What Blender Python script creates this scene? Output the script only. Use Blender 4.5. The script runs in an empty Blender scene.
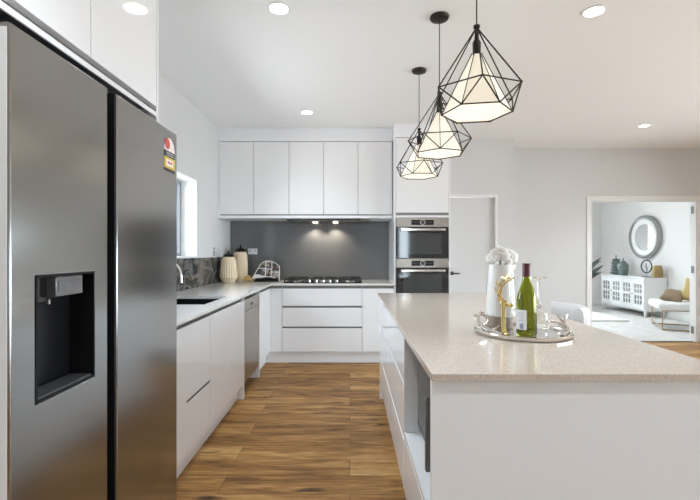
import bpy, bmesh, math, random
from mathutils import Vector, Matrix
C = bpy.context.scene.collection
S = bpy.context.scene
PI = math.pi

# ------------------------------------------------------------------ camera, sky, exposure
cam_data = bpy.data.cameras.new('camera')
cam_data.sensor_width = 36.0
cam_data.lens = 21.6
cam_data.shift_y = 2.0 / 700.0
cam_data.clip_start = 0.02
cam = bpy.data.objects.new('camera', cam_data)
cam.location = (0, 0, 1.28)
cam.rotation_euler = (PI / 2, 0, 0)
C.objects.link(cam)
S.camera = cam

world = bpy.data.worlds.new('overcast_sky')
S.world = world
world.use_nodes = True
wn = world.node_tree
wn.nodes.clear()
w_out = wn.nodes.new('ShaderNodeOutputWorld')
w_bg = wn.nodes.new('ShaderNodeBackground')
w_tc = wn.nodes.new('ShaderNodeTexCoord')
w_sep = wn.nodes.new('ShaderNodeSeparateXYZ')
w_map = wn.nodes.new('ShaderNodeMapRange')
w_ramp = wn.nodes.new('ShaderNodeValToRGB')
w_map.inputs['From Min'].default_value = -1
w_map.inputs['From Max'].default_value = 1
r = w_ramp.color_ramp
r.elements[0].position = 0.0
r.elements[0].color = (0.49, 0.51, 0.545, 1)
r.elements[1].position = 1.0
r.elements[1].color = (0.68, 0.81, 1.0, 1)
e = r.elements.new(0.47); e.color = (0.56, 0.58, 0.62, 1)
e = r.elements.new(0.50); e.color = (0.79, 0.89, 1.0, 1)
wn.links.new(w_tc.outputs['Generated'], w_sep.inputs[0])
wn.links.new(w_sep.outputs['Z'], w_map.inputs['Value'])
wn.links.new(w_map.outputs[0], w_ramp.inputs[0])
wn.links.new(w_ramp.outputs[0], w_bg.inputs['Color'])
w_bg.inputs['Strength'].default_value = 4.9
wn.links.new(w_bg.outputs[0], w_out.inputs[0])


def portal(name, loc, rot, sx, sy):
    """daylight portal in a window opening: steers sampling, adds no light of its own"""
    L = bpy.data.lights.new(name, 'AREA')
    L.shape = 'RECTANGLE'; L.size = sx; L.size_y = sy
    L.cycles.is_portal = True
    o = bpy.data.objects.new(name, L)
    o.location = loc; o.rotation_euler = rot
    C.objects.link(o)


portal('portal_rear', (1.68, -3.62, 1.5), (PI / 2, 0, 0), 0.36, 1.2)
portal('portal_right', (6.30, 1.4, 1.06), (PI / 2, 0, PI / 2), 5.6, 2.1)
portal('portal_left', (-1.755, 3.375, 1.618), (PI / 2, 0, -PI / 2), 1.85, 0.8)
portal('portal_living', (3.85, 10.41, 1.2), (PI / 2, 0, PI), 2.3, 1.9)

vs = S.view_settings
vs.view_transform = 'Standard'
vs.look = 'None'
vs.gamma = 1.0
vs.use_curve_mapping = False
vs.exposure = 1.66
S.display_settings.display_device = 'sRGB'
S.cycles.use_denoising = True
S.cycles.max_bounces = 14
S.cycles.diffuse_bounces = 8
S.cycles.glossy_bounces = 6
S.cycles.transmission_bounces = 12
S.cycles.transparent_max_bounces = 12
S.cycles.sample_clamp_indirect = 8.0
S.cycles.blur_glossy = 0.5


# ------------------------------------------------------------------ materials
def new_mat(name):
    m = bpy.data.materials.new(name)
    m.use_nodes = True
    return m, m.node_tree, m.node_tree.nodes['Principled BSDF']


def plain(name, col, rough=0.5, metal=0.0, spec=0.5, coat=0.0, vary=0.0, vscale=8.0, bump=0.0, bscale=200.0,
          emit=None, estr=0.0, trans=0.0, ior=1.5, stretch=None, rvary=0.0, sheen=0.0):
    """principled surface with procedural colour, roughness and bump variation"""
    m, nt, b = new_mat(name)
    b.inputs['Base Color'].default_value = (*col, 1)
    b.inputs['Roughness'].default_value = rough
    b.inputs['Metallic'].default_value = metal
    b.inputs['Specular IOR Level'].default_value = spec
    b.inputs['Coat Weight'].default_value = coat
    b.inputs['Transmission Weight'].default_value = trans
    b.inputs['IOR'].default_value = ior
    b.inputs['Sheen Weight'].default_value = sheen
    if emit:
        b.inputs['Emission Color'].default_value = (*emit, 1)
        b.inputs['Emission Strength'].default_value = estr
    tc = nt.nodes.new('ShaderNodeTexCoord')
    mp = nt.nodes.new('ShaderNodeMapping')
    if stretch:
        mp.inputs['Scale'].default_value = stretch
    nt.links.new(tc.outputs['Object'], mp.inputs[0])
    n = nt.nodes.new('ShaderNodeTexNoise')
    n.inputs['Scale'].default_value = vscale
    n.inputs['Detail'].default_value = 4
    nt.links.new(mp.outputs[0], n.inputs[0])
    if vary > 0:
        mx = nt.nodes.new('ShaderNodeMix'); mx.data_type = 'RGBA'
        mx.inputs[6].default_value = (*[max(0, c * (1 - vary)) for c in col], 1)
        mx.inputs[7].default_value = (*[min(1, c * (1 + vary)) for c in col], 1)
        nt.links.new(n.outputs[0], mx.inputs[0])
        nt.links.new(mx.outputs[2], b.inputs['Base Color'])
    if rvary > 0:
        mr = nt.nodes.new('ShaderNodeMapRange')
        mr.inputs['To Min'].default_value = max(0, rough - rvary)
        mr.inputs['To Max'].default_value = rough + rvary
        nt.links.new(n.outputs[0], mr.inputs[0])
        nt.links.new(mr.outputs[0], b.inputs['Roughness'])
    if bump > 0:
        n2 = nt.nodes.new('ShaderNodeTexNoise')
        n2.inputs['Scale'].default_value = bscale
        nt.links.new(mp.outputs[0], n2.inputs[0])
        bp = nt.nodes.new('ShaderNodeBump')
        bp.inputs['Strength'].default_value = bump
        bp.inputs['Distance'].default_value = 0.01
        nt.links.new(n2.outputs[0], bp.inputs['Height'])
        nt.links.new(bp.outputs[0], b.inputs['Normal'])
    return m


M = {}
M['wall'] = plain('wall_paint', (0.66, 0.67, 0.67), 0.75, vary=0.01, bump=0.02, bscale=300)
M['ceiling'] = plain('ceiling_paint', (0.85, 0.865, 0.87), 0.85, vary=0.008, bump=0.02, bscale=300)
M['white_wall'] = plain('white_wall_paint', (0.78, 0.76, 0.735), 0.8, vary=0.008)
M['trim'] = plain('white_trim_paint', (0.80, 0.80, 0.79), 0.4, vary=0.008)
M['gloss'] = plain('white_gloss_lacquer', (0.82, 0.825, 0.835), 0.06, spec=0.5, vary=0.004, bump=0.006, bscale=3)
M['satin'] = plain('white_satin_board', (0.83, 0.84, 0.86), 0.35, vary=0.006)
M['channel'] = plain('grey_finger_channel', (0.30, 0.295, 0.285), 0.35, metal=0.6, vary=0.04)
M['steel'] = plain('brushed_steel', (0.46, 0.425, 0.385), 0.28, metal=1.0, vary=0.06, vscale=30, stretch=(0.6, 0.6, 40), rvary=0.06)
M['fridge'] = plain('brushed_dark_steel', (0.355, 0.35, 0.34), 0.18, metal=1.0, vary=0.04, vscale=14, stretch=(0.5, 0.5, 60), rvary=0.05)
M['fridge_side'] = plain('grey_fridge_side', (0.52, 0.53, 0.55), 0.3, metal=0.5, vary=0.02)
M['black'] = plain('black_plastic', (0.008, 0.008, 0.009), 0.32, spec=0.25, vary=0.2)
M['black_gloss'] = plain('black_glass', (0.010, 0.010, 0.011), 0.05, spec=0.6, vary=0.2)
M['oven_glass'] = plain('smoked_oven_glass', (0.018, 0.019, 0.020), 0.05, spec=0.7, vary=0.2)
M['oven_window'] = plain('smoked_oven_window', (0.045, 0.048, 0.048), 0.06, spec=0.7, vary=0.3, vscale=4)
M['iron'] = plain('cast_iron', (0.015, 0.015, 0.016), 0.55, vary=0.3, bump=0.1)
M['chrome'] = plain('chrome', (0.80, 0.80, 0.80), 0.10, metal=1.0, vary=0.02)
M['silver'] = plain('polished_silver', (0.75, 0.72, 0.67), 0.12, metal=1.0, vary=0.05, vscale=20)
M['aged_silver'] = plain('aged_silver_leaf', (0.34, 0.335, 0.32), 0.35, metal=0.8, vary=0.3, vscale=40, bump=0.3, bscale=60)
M['gold'] = plain('polished_brass', (0.70, 0.53, 0.25), 0.25, metal=1.0, vary=0.08, vscale=20)
M['bronze'] = plain('aged_bronze_frame', (0.42, 0.28, 0.13), 0.35, metal=0.9, vary=0.1)
M['cage'] = plain('bronze_black_wire', (0.035, 0.028, 0.022), 0.4, metal=0.7, vary=0.15)
M['shade'] = plain('lit_pendant_shade', (0.85, 0.80, 0.70), 0.7, vary=0.01, emit=(1.0, 0.90, 0.72), estr=0.16)
M['diffuser'] = plain('lit_pendant_diffuser', (0.85, 0.82, 0.74), 0.7, vary=0.01, emit=(1.0, 0.93, 0.78), estr=0.24)
M['lamp_lens'] = plain('lit_downlight_lens', (0.9, 0.9, 0.9), 0.5, vary=0.01, emit=(1.0, 0.97, 0.92), estr=8.0)
M['hood_lens'] = plain('lit_hood_lens', (0.9, 0.9, 0.9), 0.5, vary=0.01, emit=(1.0, 0.88, 0.70), estr=4.0)
M['splash'] = plain('grey_splash_glass', (0.145, 0.150, 0.158), 0.09, spec=0.6, vary=0.06, vscale=3)
M['cream'] = plain('cream_ribbed_ceramic', (0.74, 0.61, 0.43), 0.5, vary=0.06, vscale=12)
M['black_satin'] = plain('black_lid_lacquer', (0.010, 0.009, 0.009), 0.45, spec=0.25, vary=0.2)
M['ceramic'] = plain('white_ceramic', (0.84, 0.83, 0.81), 0.3, vary=0.01)
M['taupe'] = plain('taupe_wood', (0.34, 0.27, 0.21), 0.5, vary=0.15, vscale=6, stretch=(1, 1, 12))
M['petal'] = plain('white_petal', (0.88, 0.87, 0.84), 0.5, vary=0.02)
M['petal_eye'] = plain('yellow_petal_throat', (0.75, 0.60, 0.18), 0.5, vary=0.1)
M['stem'] = plain('green_stem', (0.12, 0.20, 0.06), 0.5, vary=0.2)
M['leaf'] = plain('dark_green_leaf', (0.012, 0.022, 0.012), 0.45, vary=0.3)
M['maroon'] = plain('maroon_foil', (0.11, 0.022, 0.028), 0.38, vary=0.1)
M['label'] = plain('white_paper_label', (0.82, 0.83, 0.85), 0.6, vary=0.01)
M['label_ink'] = plain('blue_label_ink', (0.10, 0.14, 0.32), 0.6, vary=0.05)
M['label_grey'] = plain('grey_label_ink', (0.52, 0.54, 0.62), 0.6, vary=0.05)
M['sticker_red'] = plain('red_sticker', (0.55, 0.08, 0.06), 0.5, vary=0.05)
M['sticker_white'] = plain('white_sticker', (0.80, 0.74, 0.70), 0.5, vary=0.02)
M['sticker_black'] = plain('black_sticker', (0.03, 0.025, 0.03), 0.5, vary=0.05)
M['sticker_yellow'] = plain('yellow_sticker', (0.62, 0.46, 0.06), 0.5, vary=0.05)
M['fabric_white'] = plain('white_upholstery', (0.60, 0.60, 0.60), 0.85, vary=0.02, bump=0.1, bscale=250, sheen=0.2)
M['boucle'] = plain('white_boucle', (0.70, 0.685, 0.65), 0.95, vary=0.04, vscale=30, bump=0.5, bscale=90, sheen=0.3)
M['cushion_brown'] = plain('brown_cushion_cloth', (0.25, 0.18, 0.115), 0.9, vary=0.18, vscale=20, bump=0.2, bscale=120)
M['cushion_gold'] = plain('gold_cushion_satin', (0.46, 0.33, 0.11), 0.45, vary=0.12, vscale=10)
M['cushion_ivory'] = plain('ivory_cushion_cloth', (0.76, 0.70, 0.58), 0.8, vary=0.06, vscale=14)
M['sideboard'] = plain('white_painted_timber', (0.76, 0.755, 0.74), 0.4, vary=0.01)
M['fret_back'] = plain('grey_mirror_backing', (0.22, 0.22, 0.215), 0.25, vary=0.15)
M['celadon'] = plain('grey_green_glaze', (0.14, 0.185, 0.17), 0.25, vary=0.35, vscale=25)
M['brown_glaze'] = plain('ochre_metal_glaze', (0.34, 0.24, 0.10), 0.35, metal=0.4, vary=0.3, vscale=18)
M['mirror'] = plain('mirror_silvering', (0.92, 0.93, 0.94), 0.02, metal=1.0, vary=0.003)
M['rug'] = plain('pale_rug_pile', (0.70, 0.68, 0.63), 0.95, vary=0.12, vscale=14, bump=0.5, bscale=120)
M['pot'] = plain('grey_planter_clay', (0.30, 0.29, 0.28), 0.7, vary=0.1)
M['alu'] = plain('white_window_aluminium', (0.78, 0.79, 0.80), 0.35, vary=0.01)
M['alu_grey'] = plain('grey_window_aluminium', (0.30, 0.31, 0.32), 0.35, metal=0.4, vary=0.03)
M['hinge'] = plain('satin_hinge_steel', (0.42, 0.42, 0.42), 0.35, metal=0.9, vary=0.05)
M['sink'] = plain('black_granite_sink', (0.005, 0.005, 0.006), 0.5, spec=0.2, vary=0.3, vscale=60)
M['switch'] = plain('white_switch_plastic', (0.82, 0.82, 0.82), 0.3, vary=0.01)
M['microwave'] = plain('grey_microwave_glass', (0.20, 0.205, 0.21), 0.18, metal=0.4, vary=0.1)
M['dark_grey'] = plain('dark_grey_trim', (0.055, 0.057, 0.06), 0.3, vary=0.1)
M['screen_grey'] = plain('grey_dispenser_panel', (0.17, 0.17, 0.175), 0.22, metal=0.4, vary=0.15, vscale=40)


def glass_pane_mat():
    m = bpy.data.materials.new('clear_window_glass'); m.use_nodes = True
    nt = m.node_tree; nt.nodes.clear()
    o = nt.nodes.new('ShaderNodeOutputMaterial'); mx = nt.nodes.new('ShaderNodeMixShader')
    t = nt.nodes.new('ShaderNodeBsdfTransparent'); g = nt.nodes.new('ShaderNodeBsdfGlossy')
    f = nt.nodes.new('ShaderNodeFresnel'); f.inputs[0].default_value = 1.25
    g.inputs['Roughness'].default_value = 0.02
    t.inputs[0].default_value = (0.97, 0.985, 0.98, 1)
    nt.links.new(f.outputs[0], mx.inputs[0]); nt.links.new(t.outputs[0], mx.inputs[1])
    nt.links.new(g.outputs[0], mx.inputs[2]); nt.links.new(mx.outputs[0], o.inputs[0])
    return m


M['pane'] = glass_pane_mat()


def clear_glass(name, col, rough=0.0, ior=1.45):
    m, nt, b = new_mat(name)
    b.inputs['Base Color'].default_value = (*col, 1)
    b.inputs['Transmission Weight'].default_value = 1.0
    b.inputs['Roughness'].default_value = rough
    b.inputs['IOR'].default_value = ior
    return m


M['crystal'] = clear_glass('clear_crystal', (0.98, 0.98, 0.97))
M['bottle'] = clear_glass('olive_bottle_glass', (0.46, 0.50, 0.07), 0.02)


def wood_floor():
    m, nt, b = new_mat('oak_floor_planks')
    N = nt.nodes.new; L = nt.links.new
    tc = N('ShaderNodeTexCoord')
    br = N('ShaderNodeTexBrick')
    br.offset = 0.37; br.offset_frequency = 2
    br.inputs['Color1'].default_value = (0, 0, 0, 1); br.inputs['Color2'].default_value = (1, 1, 1, 1)
    br.inputs['Mortar'].default_value = (0.5, 0.5, 0.5, 1)
    br.inputs['Scale'].default_value = 1.0
    br.inputs['Mortar Size'].default_value = 0.0014
    br.inputs['Mortar Smooth'].default_value = 0.1
    br.inputs['Bias'].default_value = 0.0
    br.inputs['Brick Width'].default_value = 1.9
    br.inputs['Row Height'].default_value = 0.185
    L(tc.outputs['Object'], br.inputs[0])
    ramp = N('ShaderNodeValToRGB')
    cr = ramp.color_ramp
    cr.elements[0].position = 0.0; cr.elements[0].color = (0.13, 0.056, 0.016, 1)
    cr.elements[1].position = 1.0; cr.elements[1].color = (0.60, 0.37, 0.15, 1)
    q = cr.elements.new(0.5); q.color = (0.36, 0.188, 0.060, 1)
    # plank tone shifts the grain lookup
    mp = N('ShaderNodeMapping'); mp.inputs['Scale'].default_value = (1.1, 9, 1)
    L(tc.outputs['Object'], mp.inputs[0])
    addv = N('ShaderNodeVectorMath'); addv.operation = 'MULTIPLY_ADD'
    L(br.outputs['Color'], addv.inputs[0]); addv.inputs[1].default_value = (7, 13, 5); L(mp.outputs[0], addv.inputs[2])
    g1 = N('ShaderNodeTexNoise'); g1.inputs['Scale'].default_value = 1.6; g1.inputs['Detail'].default_value = 8
    g1.inputs['Roughness'].default_value = 0.65; g1.inputs['Distortion'].default_value = 0.6
    L(addv.outputs[0], g1.inputs[0])
    mix = N('ShaderNodeMix'); mix.data_type = 'FLOAT'; mix.inputs[0].default_value = 0.60
    sepc = N('ShaderNodeSeparateColor'); L(br.outputs['Color'], sepc.inputs[0])
    L(sepc.outputs[0], mix.inputs[2]); 
    st = N('ShaderNodeMapRange'); st.inputs['From Min'].default_value = 0.36; st.inputs['From Max'].default_value = 0.64
    L(g1.outputs[0], st.inputs[0]); L(st.outputs[0], mix.inputs[3])
    L(mix.outputs[0], ramp.inputs[0])
    # dark knots and cracks
    mp2 = N('ShaderNodeMapping'); mp2.inputs['Scale'].default_value = (1.0, 4.5, 1)
    L(tc.outputs['Object'], mp2.inputs[0])
    g2 = N('ShaderNodeTexNoise'); g2.inputs['Scale'].default_value = 3.1; g2.inputs['Detail'].default_value = 3
    L(mp2.outputs[0], g2.inputs[0])
    kr = N('ShaderNodeMapRange'); kr.inputs['From Min'].default_value = 0.60; kr.inputs['From Max'].default_value = 0.74
    L(g2.outputs[0], kr.inputs[0])
    kn = N('ShaderNodeMix'); kn.data_type = 'RGBA'
    L(kr.outputs[0], kn.inputs[0]); L(ramp.outputs[0], kn.inputs[6]); kn.inputs[7].default_value = (0.075, 0.038, 0.020, 1)
    mo = N('ShaderNodeMix'); mo.data_type = 'RGBA'
    L(br.outputs['Fac'], mo.inputs[0]); L(kn.outputs[2], mo.inputs[6]); mo.inputs[7].default_value = (0.07, 0.038, 0.02, 1)
    mp3 = N('ShaderNodeMapping'); mp3.inputs['Scale'].default_value = (3.0, 55, 1)
    L(tc.outputs['Object'], mp3.inputs[0])
    g3 = N('ShaderNodeTexNoise'); g3.inputs['Scale'].default_value = 2.0; g3.inputs['Detail'].default_value = 5
    L(mp3.outputs[0], g3.inputs[0])
    r3 = N('ShaderNodeMapRange'); r3.inputs['From Min'].default_value = 0.35; r3.inputs['From Max'].default_value = 0.65
    r3.inputs['To Min'].default_value = 0.72; r3.inputs['To Max'].default_value = 1.22
    L(g3.outputs[0], r3.inputs[0])
    vm = N('ShaderNodeVectorMath'); vm.operation = 'SCALE'
    L(mo.outputs[2], vm.inputs[0]); L(r3.outputs[0], vm.inputs['Scale'])
    L(vm.outputs[0], b.inputs['Base Color'])
    b.inputs['Roughness'].default_value = 0.48
    b.inputs['Specular IOR Level'].default_value = 0.22
    bp = N('ShaderNodeBump'); bp.inputs['Strength'].default_value = 0.12; bp.inputs['Distance'].default_value = 0.004
    L(g1.outputs[0], bp.inputs['Height']); L(bp.outputs[0], b.inputs['Normal'])
    return m


def quartz(name, base, fleck_l, fleck_d, rough=0.12):
    m, nt, b = new_mat(name)
    N = nt.nodes.new; L = nt.links.new
    tc = N('ShaderNodeTexCoord')
    n0 = N('ShaderNodeTexNoise'); n0.inputs['Scale'].default_value = 40; n0.inputs['Detail'].default_value = 6
    L(tc.outputs['Object'], n0.inputs[0])
    m0 = N('ShaderNodeMix'); m0.data_type = 'RGBA'
    m0.inputs[6].default_value = (*[c * 0.95 for c in base], 1); m0.inputs[7].default_value = (*[min(1, c * 1.05) for c in base], 1)
    L(n0.outputs[0], m0.inputs[0])
    prev = m0.outputs[2]
    for sc, th, col in ((300, 0.13, fleck_d), (230, 0.13, fleck_l)):
        v = N('ShaderNodeTexVoronoi'); v.inputs['Scale'].default_value = sc
        L(tc.outputs['Object'], v.inputs[0])
        sp = N('ShaderNodeSeparateColor'); L(v.outputs['Color'], sp.inputs[0])
        lt = N('ShaderNodeMath'); lt.operation = 'LESS_THAN'; lt.inputs[1].default_value = th
        L(sp.outputs[0], lt.inputs[0])
        ml = N('ShaderNodeMath'); ml.operation = 'MULTIPLY'; ml.inputs[1].default_value = 0.55
        L(lt.outputs[0], ml.inputs[0])
        mx = N('ShaderNodeMix'); mx.data_type = 'RGBA'
        L(ml.outputs[0], mx.inputs[0]); L(prev, mx.inputs[6]); mx.inputs[7].default_value = (*col, 1)
        prev = mx.outputs[2]
    L(prev, b.inputs['Base Color'])
    b.inputs['Roughness'].default_value = rough
    return m


def marble_dark():
    m, nt, b = new_mat('dark_veined_splash')
    N = nt.nodes.new; L = nt.links.new
    tc = N('ShaderNodeTexCoord')
    n = N('ShaderNodeTexNoise'); n.inputs['Scale'].default_value = 3.5; n.inputs['Detail'].default_value = 9; n.inputs['Distortion'].default_value = 1.6
    L(tc.outputs['Object'], n.inputs[0])
    ra = N('ShaderNodeValToRGB'); c = ra.color_ramp
    c.elements[0].position = 0.44; c.elements[0].color = (0.055, 0.052, 0.050, 1)
    c.elements[1].position = 0.56; c.elements[1].color = (0.060, 0.056, 0.052, 1)
    q = c.elements.new(0.50); q.color = (0.20, 0.20, 0.195, 1)
    L(n.outputs[0], ra.inputs[0]); L(ra.outputs[0], b.inputs['Base Color'])
    b.inputs['Roughness'].default_value = 0.07
    return m


def carpet():
    m, nt, b = new_mat('pale_grey_carpet')
    N = nt.nodes.new; L = nt.links.new
    tc = N('ShaderNodeTexCoord')
    n = N('ShaderNodeTexNoise'); n.inputs['Scale'].default_value = 7; n.inputs['Detail'].default_value = 8
    L(tc.outputs['Object'], n.inputs[0])
    mx = N('ShaderNodeMix'); mx.data_type = 'RGBA'
    mx.inputs[6].default_value = (0.40, 0.385, 0.36, 1); mx.inputs[7].default_value = (0.74, 0.72, 0.69, 1)
    L(n.outputs[0], mx.inputs[0]); L(mx.outputs[2], b.inputs['Base Color'])
    b.inputs['Roughness'].default_value = 0.95
    n2 = N('ShaderNodeTexNoise'); n2.inputs['Scale'].default_value = 160
    L(tc.outputs['Object'], n2.inputs[0])
    bp = N('ShaderNodeBump'); bp.inputs['Strength'].default_value = 0.4; bp.inputs['Distance'].default_value = 0.01
    L(n2.outputs[0], bp.inputs['Height']); L(bp.outputs[0], b.inputs['Normal'])
    return m


def page_mat():
    """printed food-photo page: patches of colour in a white grid"""
    m, nt, b = new_mat('printed_recipe_page')
    N = nt.nodes.new; L = nt.links.new
    tc = N('ShaderNodeTexCoord')
    v = N('ShaderNodeTexVoronoi'); v.inputs['Scale'].default_value = 26
    L(tc.outputs['Object'], v.inputs[0])
    sp = N('ShaderNodeSeparateColor'); L(v.outputs['Color'], sp.inputs[0])
    ra = N('ShaderNodeValToRGB'); c = ra.color_ramp
    c.interpolation = 'CONSTANT'
    c.elements[0].position = 0; c.elements[0].color = (0.05, 0.045, 0.05, 1)
    c.elements[1].position = 0.28; c.elements[1].color = (0.22, 0.20, 0.08, 1)
    for p, k in ((0.42, (0.10, 0.11, 0.14, 1)), (0.58, (0.30, 0.14, 0.08, 1)), (0.72, (0.12, 0.13, 0.06, 1)), (0.84, (0.42, 0.36, 0.30, 1))):
        q = c.elements.new(p); q.color = k
    L(sp.outputs[0], ra.inputs[0]); L(ra.outputs[0], b.inputs['Base Color'])
    b.inputs['Roughness'].default_value = 0.4
    return m


M['floor'] = wood_floor()
M['quartz'] = quartz('warm_white_quartz', (0.60, 0.525, 0.455), (0.70, 0.665, 0.62), (0.40, 0.335, 0.28))
M['bench'] = quartz('white_quartz', (0.70, 0.685, 0.66), (0.82, 0.81, 0.79), (0.46, 0.43, 0.40))
M['marble'] = marble_dark()
M['carpet'] = carpet()
M['page'] = page_mat()


# ------------------------------------------------------------------ mesh helpers
class MB:
    """collects shapes in world coordinates and links them as one mesh object"""
    def __init__(s):
        s.bm = bmesh.new()

    def _merge(s, b2, mi=0, smooth=True):
        if smooth:
            for f in b2.faces: f.smooth = True
        me = bpy.data.meshes.new('tmp')
        if mi:
            for f in b2.faces: f.material_index = mi
        b2.to_mesh(me); b2.free()
        s.bm.from_mesh(me)
        bpy.data.meshes.remove(me)

    def box(s, x0, x1, y0, y1, z0, z1, b=0.0015, seg=2, mi=0):
        t = bmesh.new()
        bmesh.ops.create_cube(t, size=1)
        for v in t.verts:
            v.co = Vector(((x0 + x1) / 2 + v.co.x * abs(x1 - x0), (y0 + y1) / 2 + v.co.y * abs(y1 - y0), (z0 + z1) / 2 + v.co.z * abs(z1 - z0)))
        b = min(b, 0.45 * min(abs(x1 - x0), abs(y1 - y0), abs(z1 - z0)))
        if b > 0:
            for f in bmesh.ops.bevel(t, geom=list(t.edges), offset=b, segments=seg, affect='EDGES', profile=0.5)['faces']: f.smooth = True
        s._merge(t, mi, False)
        return s

    def prism(s, pts, axis, d0, d1, b=0.0, seg=2, mi=0):
        """polygon pts (2D) extruded along axis: x -> (y,z), y -> (x,z), z -> (x,y)"""
        t = bmesh.new()
        def P(p, d):
            return {'x': (d, p[0], p[1]), 'y': (p[0], d, p[1]), 'z': (p[0], p[1], d)}[axis]
        a = [t.verts.new(P(p, d0)) for p in pts]
        c = [t.verts.new(P(p, d1)) for p in pts]
        n = len(pts)
        t.faces.new(a); t.faces.new(c[::-1])
        for i in range(n):
            t.faces.new((a[i], c[i], c[(i + 1) % n], a[(i + 1) % n]))
        bmesh.ops.recalc_face_normals(t, faces=t.faces)
        if b > 0:
            for f in bmesh.ops.bevel(t, geom=list(t.edges), offset=b, segments=seg, affect='EDGES', profile=0.5)['faces']: f.smooth = True
        s._merge(t, mi, False)
        return s

    def ring_slab(s, axis, d0, d1, o, i, b=0.0):
        """rectangular slab with a rectangular hole; o and i are (u0,u1,v0,v1)"""
        t = bmesh.new()
        def P(u, v, d):
            return {'x': (d, u, v), 'y': (u, d, v), 'z': (u, v, d)}[axis]
        def rect(r, d):
            return [t.verts.new(P(u, v, d)) for u, v in ((r[0], r[2]), (r[1], r[2]), (r[1], r[3]), (r[0], r[3]))]
        o0, o1, i0, i1 = rect(o, d0), rect(o, d1), rect(i, d0), rect(i, d1)
        for k in range(4):
            n = (k + 1) % 4
            t.faces.new((o0[k], o0[n], i0[n], i0[k])); t.faces.new((o1[k], i1[k], i1[n], o1[n]))
            t.faces.new((o0[k], o1[k], o1[n], o0[n])); t.faces.new((i0[k], i0[n], i1[n], i1[k]))
        bmesh.ops.recalc_face_normals(t, faces=t.faces)
        if b > 0:
            es = [e for e in t.edges if not (e.verts[0] in i0 + i1) != (e.verts[1] in i0 + i1)]
            es = [e for e in es if all(v in o0 + o1 for v in e.verts) or all(v in i0 + i1 for v in e.verts)]
            for f in bmesh.ops.bevel(t, geom=es, offset=b, segments=3, affect='EDGES', profile=0.5)['faces']: f.smooth = True
        s._merge(t, 0, False)
        return s

    def lathe(s, prof, c=(0, 0, 0), seg=32, axis='z', sx=1.0, sy=1.0, rib=0, ribd=0.0, rot=0.0, closed=False, mi=0):
        """prof: list of (radius, height)"""
        t = bmesh.new()
        rings = []
        for (rr, h) in prof:
            ring = []
            if rr < 1e-6:
                ring = [t.verts.new(s._ax(0, 0, h, axis, c))]
            else:
                for k in range(seg):
                    a = 2 * PI * k / seg + rot
                    q = rr * (1 - (ribd if (rib and k % 2) else 0))
                    ring.append(t.verts.new(s._ax(q * math.cos(a) * sx, q * math.sin(a) * sy, h, axis, c)))
            rings.append(ring)
        pairs = list(zip(rings, rings[1:]))
        if closed: pairs.append((rings[-1], rings[0]))
        for A, B in pairs:
            if len(A) == 1 and len(B) == 1: continue
            for k in range(seg):
                n = (k + 1) % seg
                if len(A) == 1: t.faces.new((A[0], B[n], B[k]))
                elif len(B) == 1: t.faces.new((A[k], A[n], B[0]))
                else: t.faces.new((A[k], A[n], B[n], B[k]))
        if not closed:
            for R_ in (rings[0], rings[-1]):
                if len(R_) > 2: t.faces.new(R_)
        bmesh.ops.recalc_face_normals(t, faces=t.faces)
        s._merge(t, mi)
        return s

    @staticmethod
    def _ax(x, y, h, axis, c):
        if axis == 'z': p = (x, y, h)
        elif axis == 'x': p = (h, x, y)
        else: p = (x, h, y)
        return (p[0] + c[0], p[1] + c[1], p[2] + c[2])

    def tube(s, pts, r, seg=10, cyc=False, mi=0):
        """round bar along a path; r is a number or one radius per point"""
        t = bmesh.new()
        pts = [Vector(p) for p in pts]
        n = len(pts)
        rr = r if isinstance(r, (list, tuple)) else [r] * n
        rings = []
        up = None
        for i, p in enumerate(pts):
            if cyc: d = pts[(i + 1) % n] - pts[i - 1]
            else: d = pts[min(i + 1, n - 1)] - pts[max(i - 1, 0)]
            d.normalize()
            if up is None:
                up = Vector((0, 0, 1)) if abs(d.z) < 0.9 else Vector((1, 0, 0))
            u = (up - d * up.dot(d)).normalized()
            v = d.cross(u)
            up = u
            rings.append([t.verts.new(p + (u * math.cos(2 * PI * k / seg) + v * math.sin(2 * PI * k / seg)) * rr[i]) for k in range(seg)])
        prs = list(zip(rings, rings[1:])) + ([(rings[-1], rings[0])] if cyc else [])
        for A, B in prs:
            for k in range(seg):
                t.faces.new((A[k], A[(k + 1) % seg], B[(k + 1) % seg], B[k]))
        if not cyc:
            t.faces.new(rings[0]); t.faces.new(rings[-1])
        bmesh.ops.recalc_face_normals(t, faces=t.faces)
        s._merge(t, mi)
        return s

    def ball(s, c, rx, ry=None, rz=None, seg=16, mi=0, power=1.0):
        t = bmesh.new()
        bmesh.ops.create_uvsphere(t, u_segments=seg, v_segments=seg // 2 + 2, radius=1)
        ry = ry or rx; rz = rz or rx
        for v in t.verts:
            q = v.co
            if power != 1.0:
                q = Vector([math.copysign(abs(k) ** power, k) for k in q])
            v.co = Vector((c[0] + q.x * rx, c[1] + q.y * ry, c[2] + q.z * rz))
        s._merge(t, mi)
        return s

    def raw(s, verts, faces):
        t = bmesh.new()
        vs_ = [t.verts.new(v) for v in verts]
        for f in faces: t.faces.new([vs_[i] for i in f])
        bmesh.ops.recalc_face_normals(t, faces=t.faces)
        s._merge(t)
        return s

    def xf(s, mat):
        bmesh.ops.transform(s.bm, matrix=mat, verts=s.bm.verts)
        return s

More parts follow.
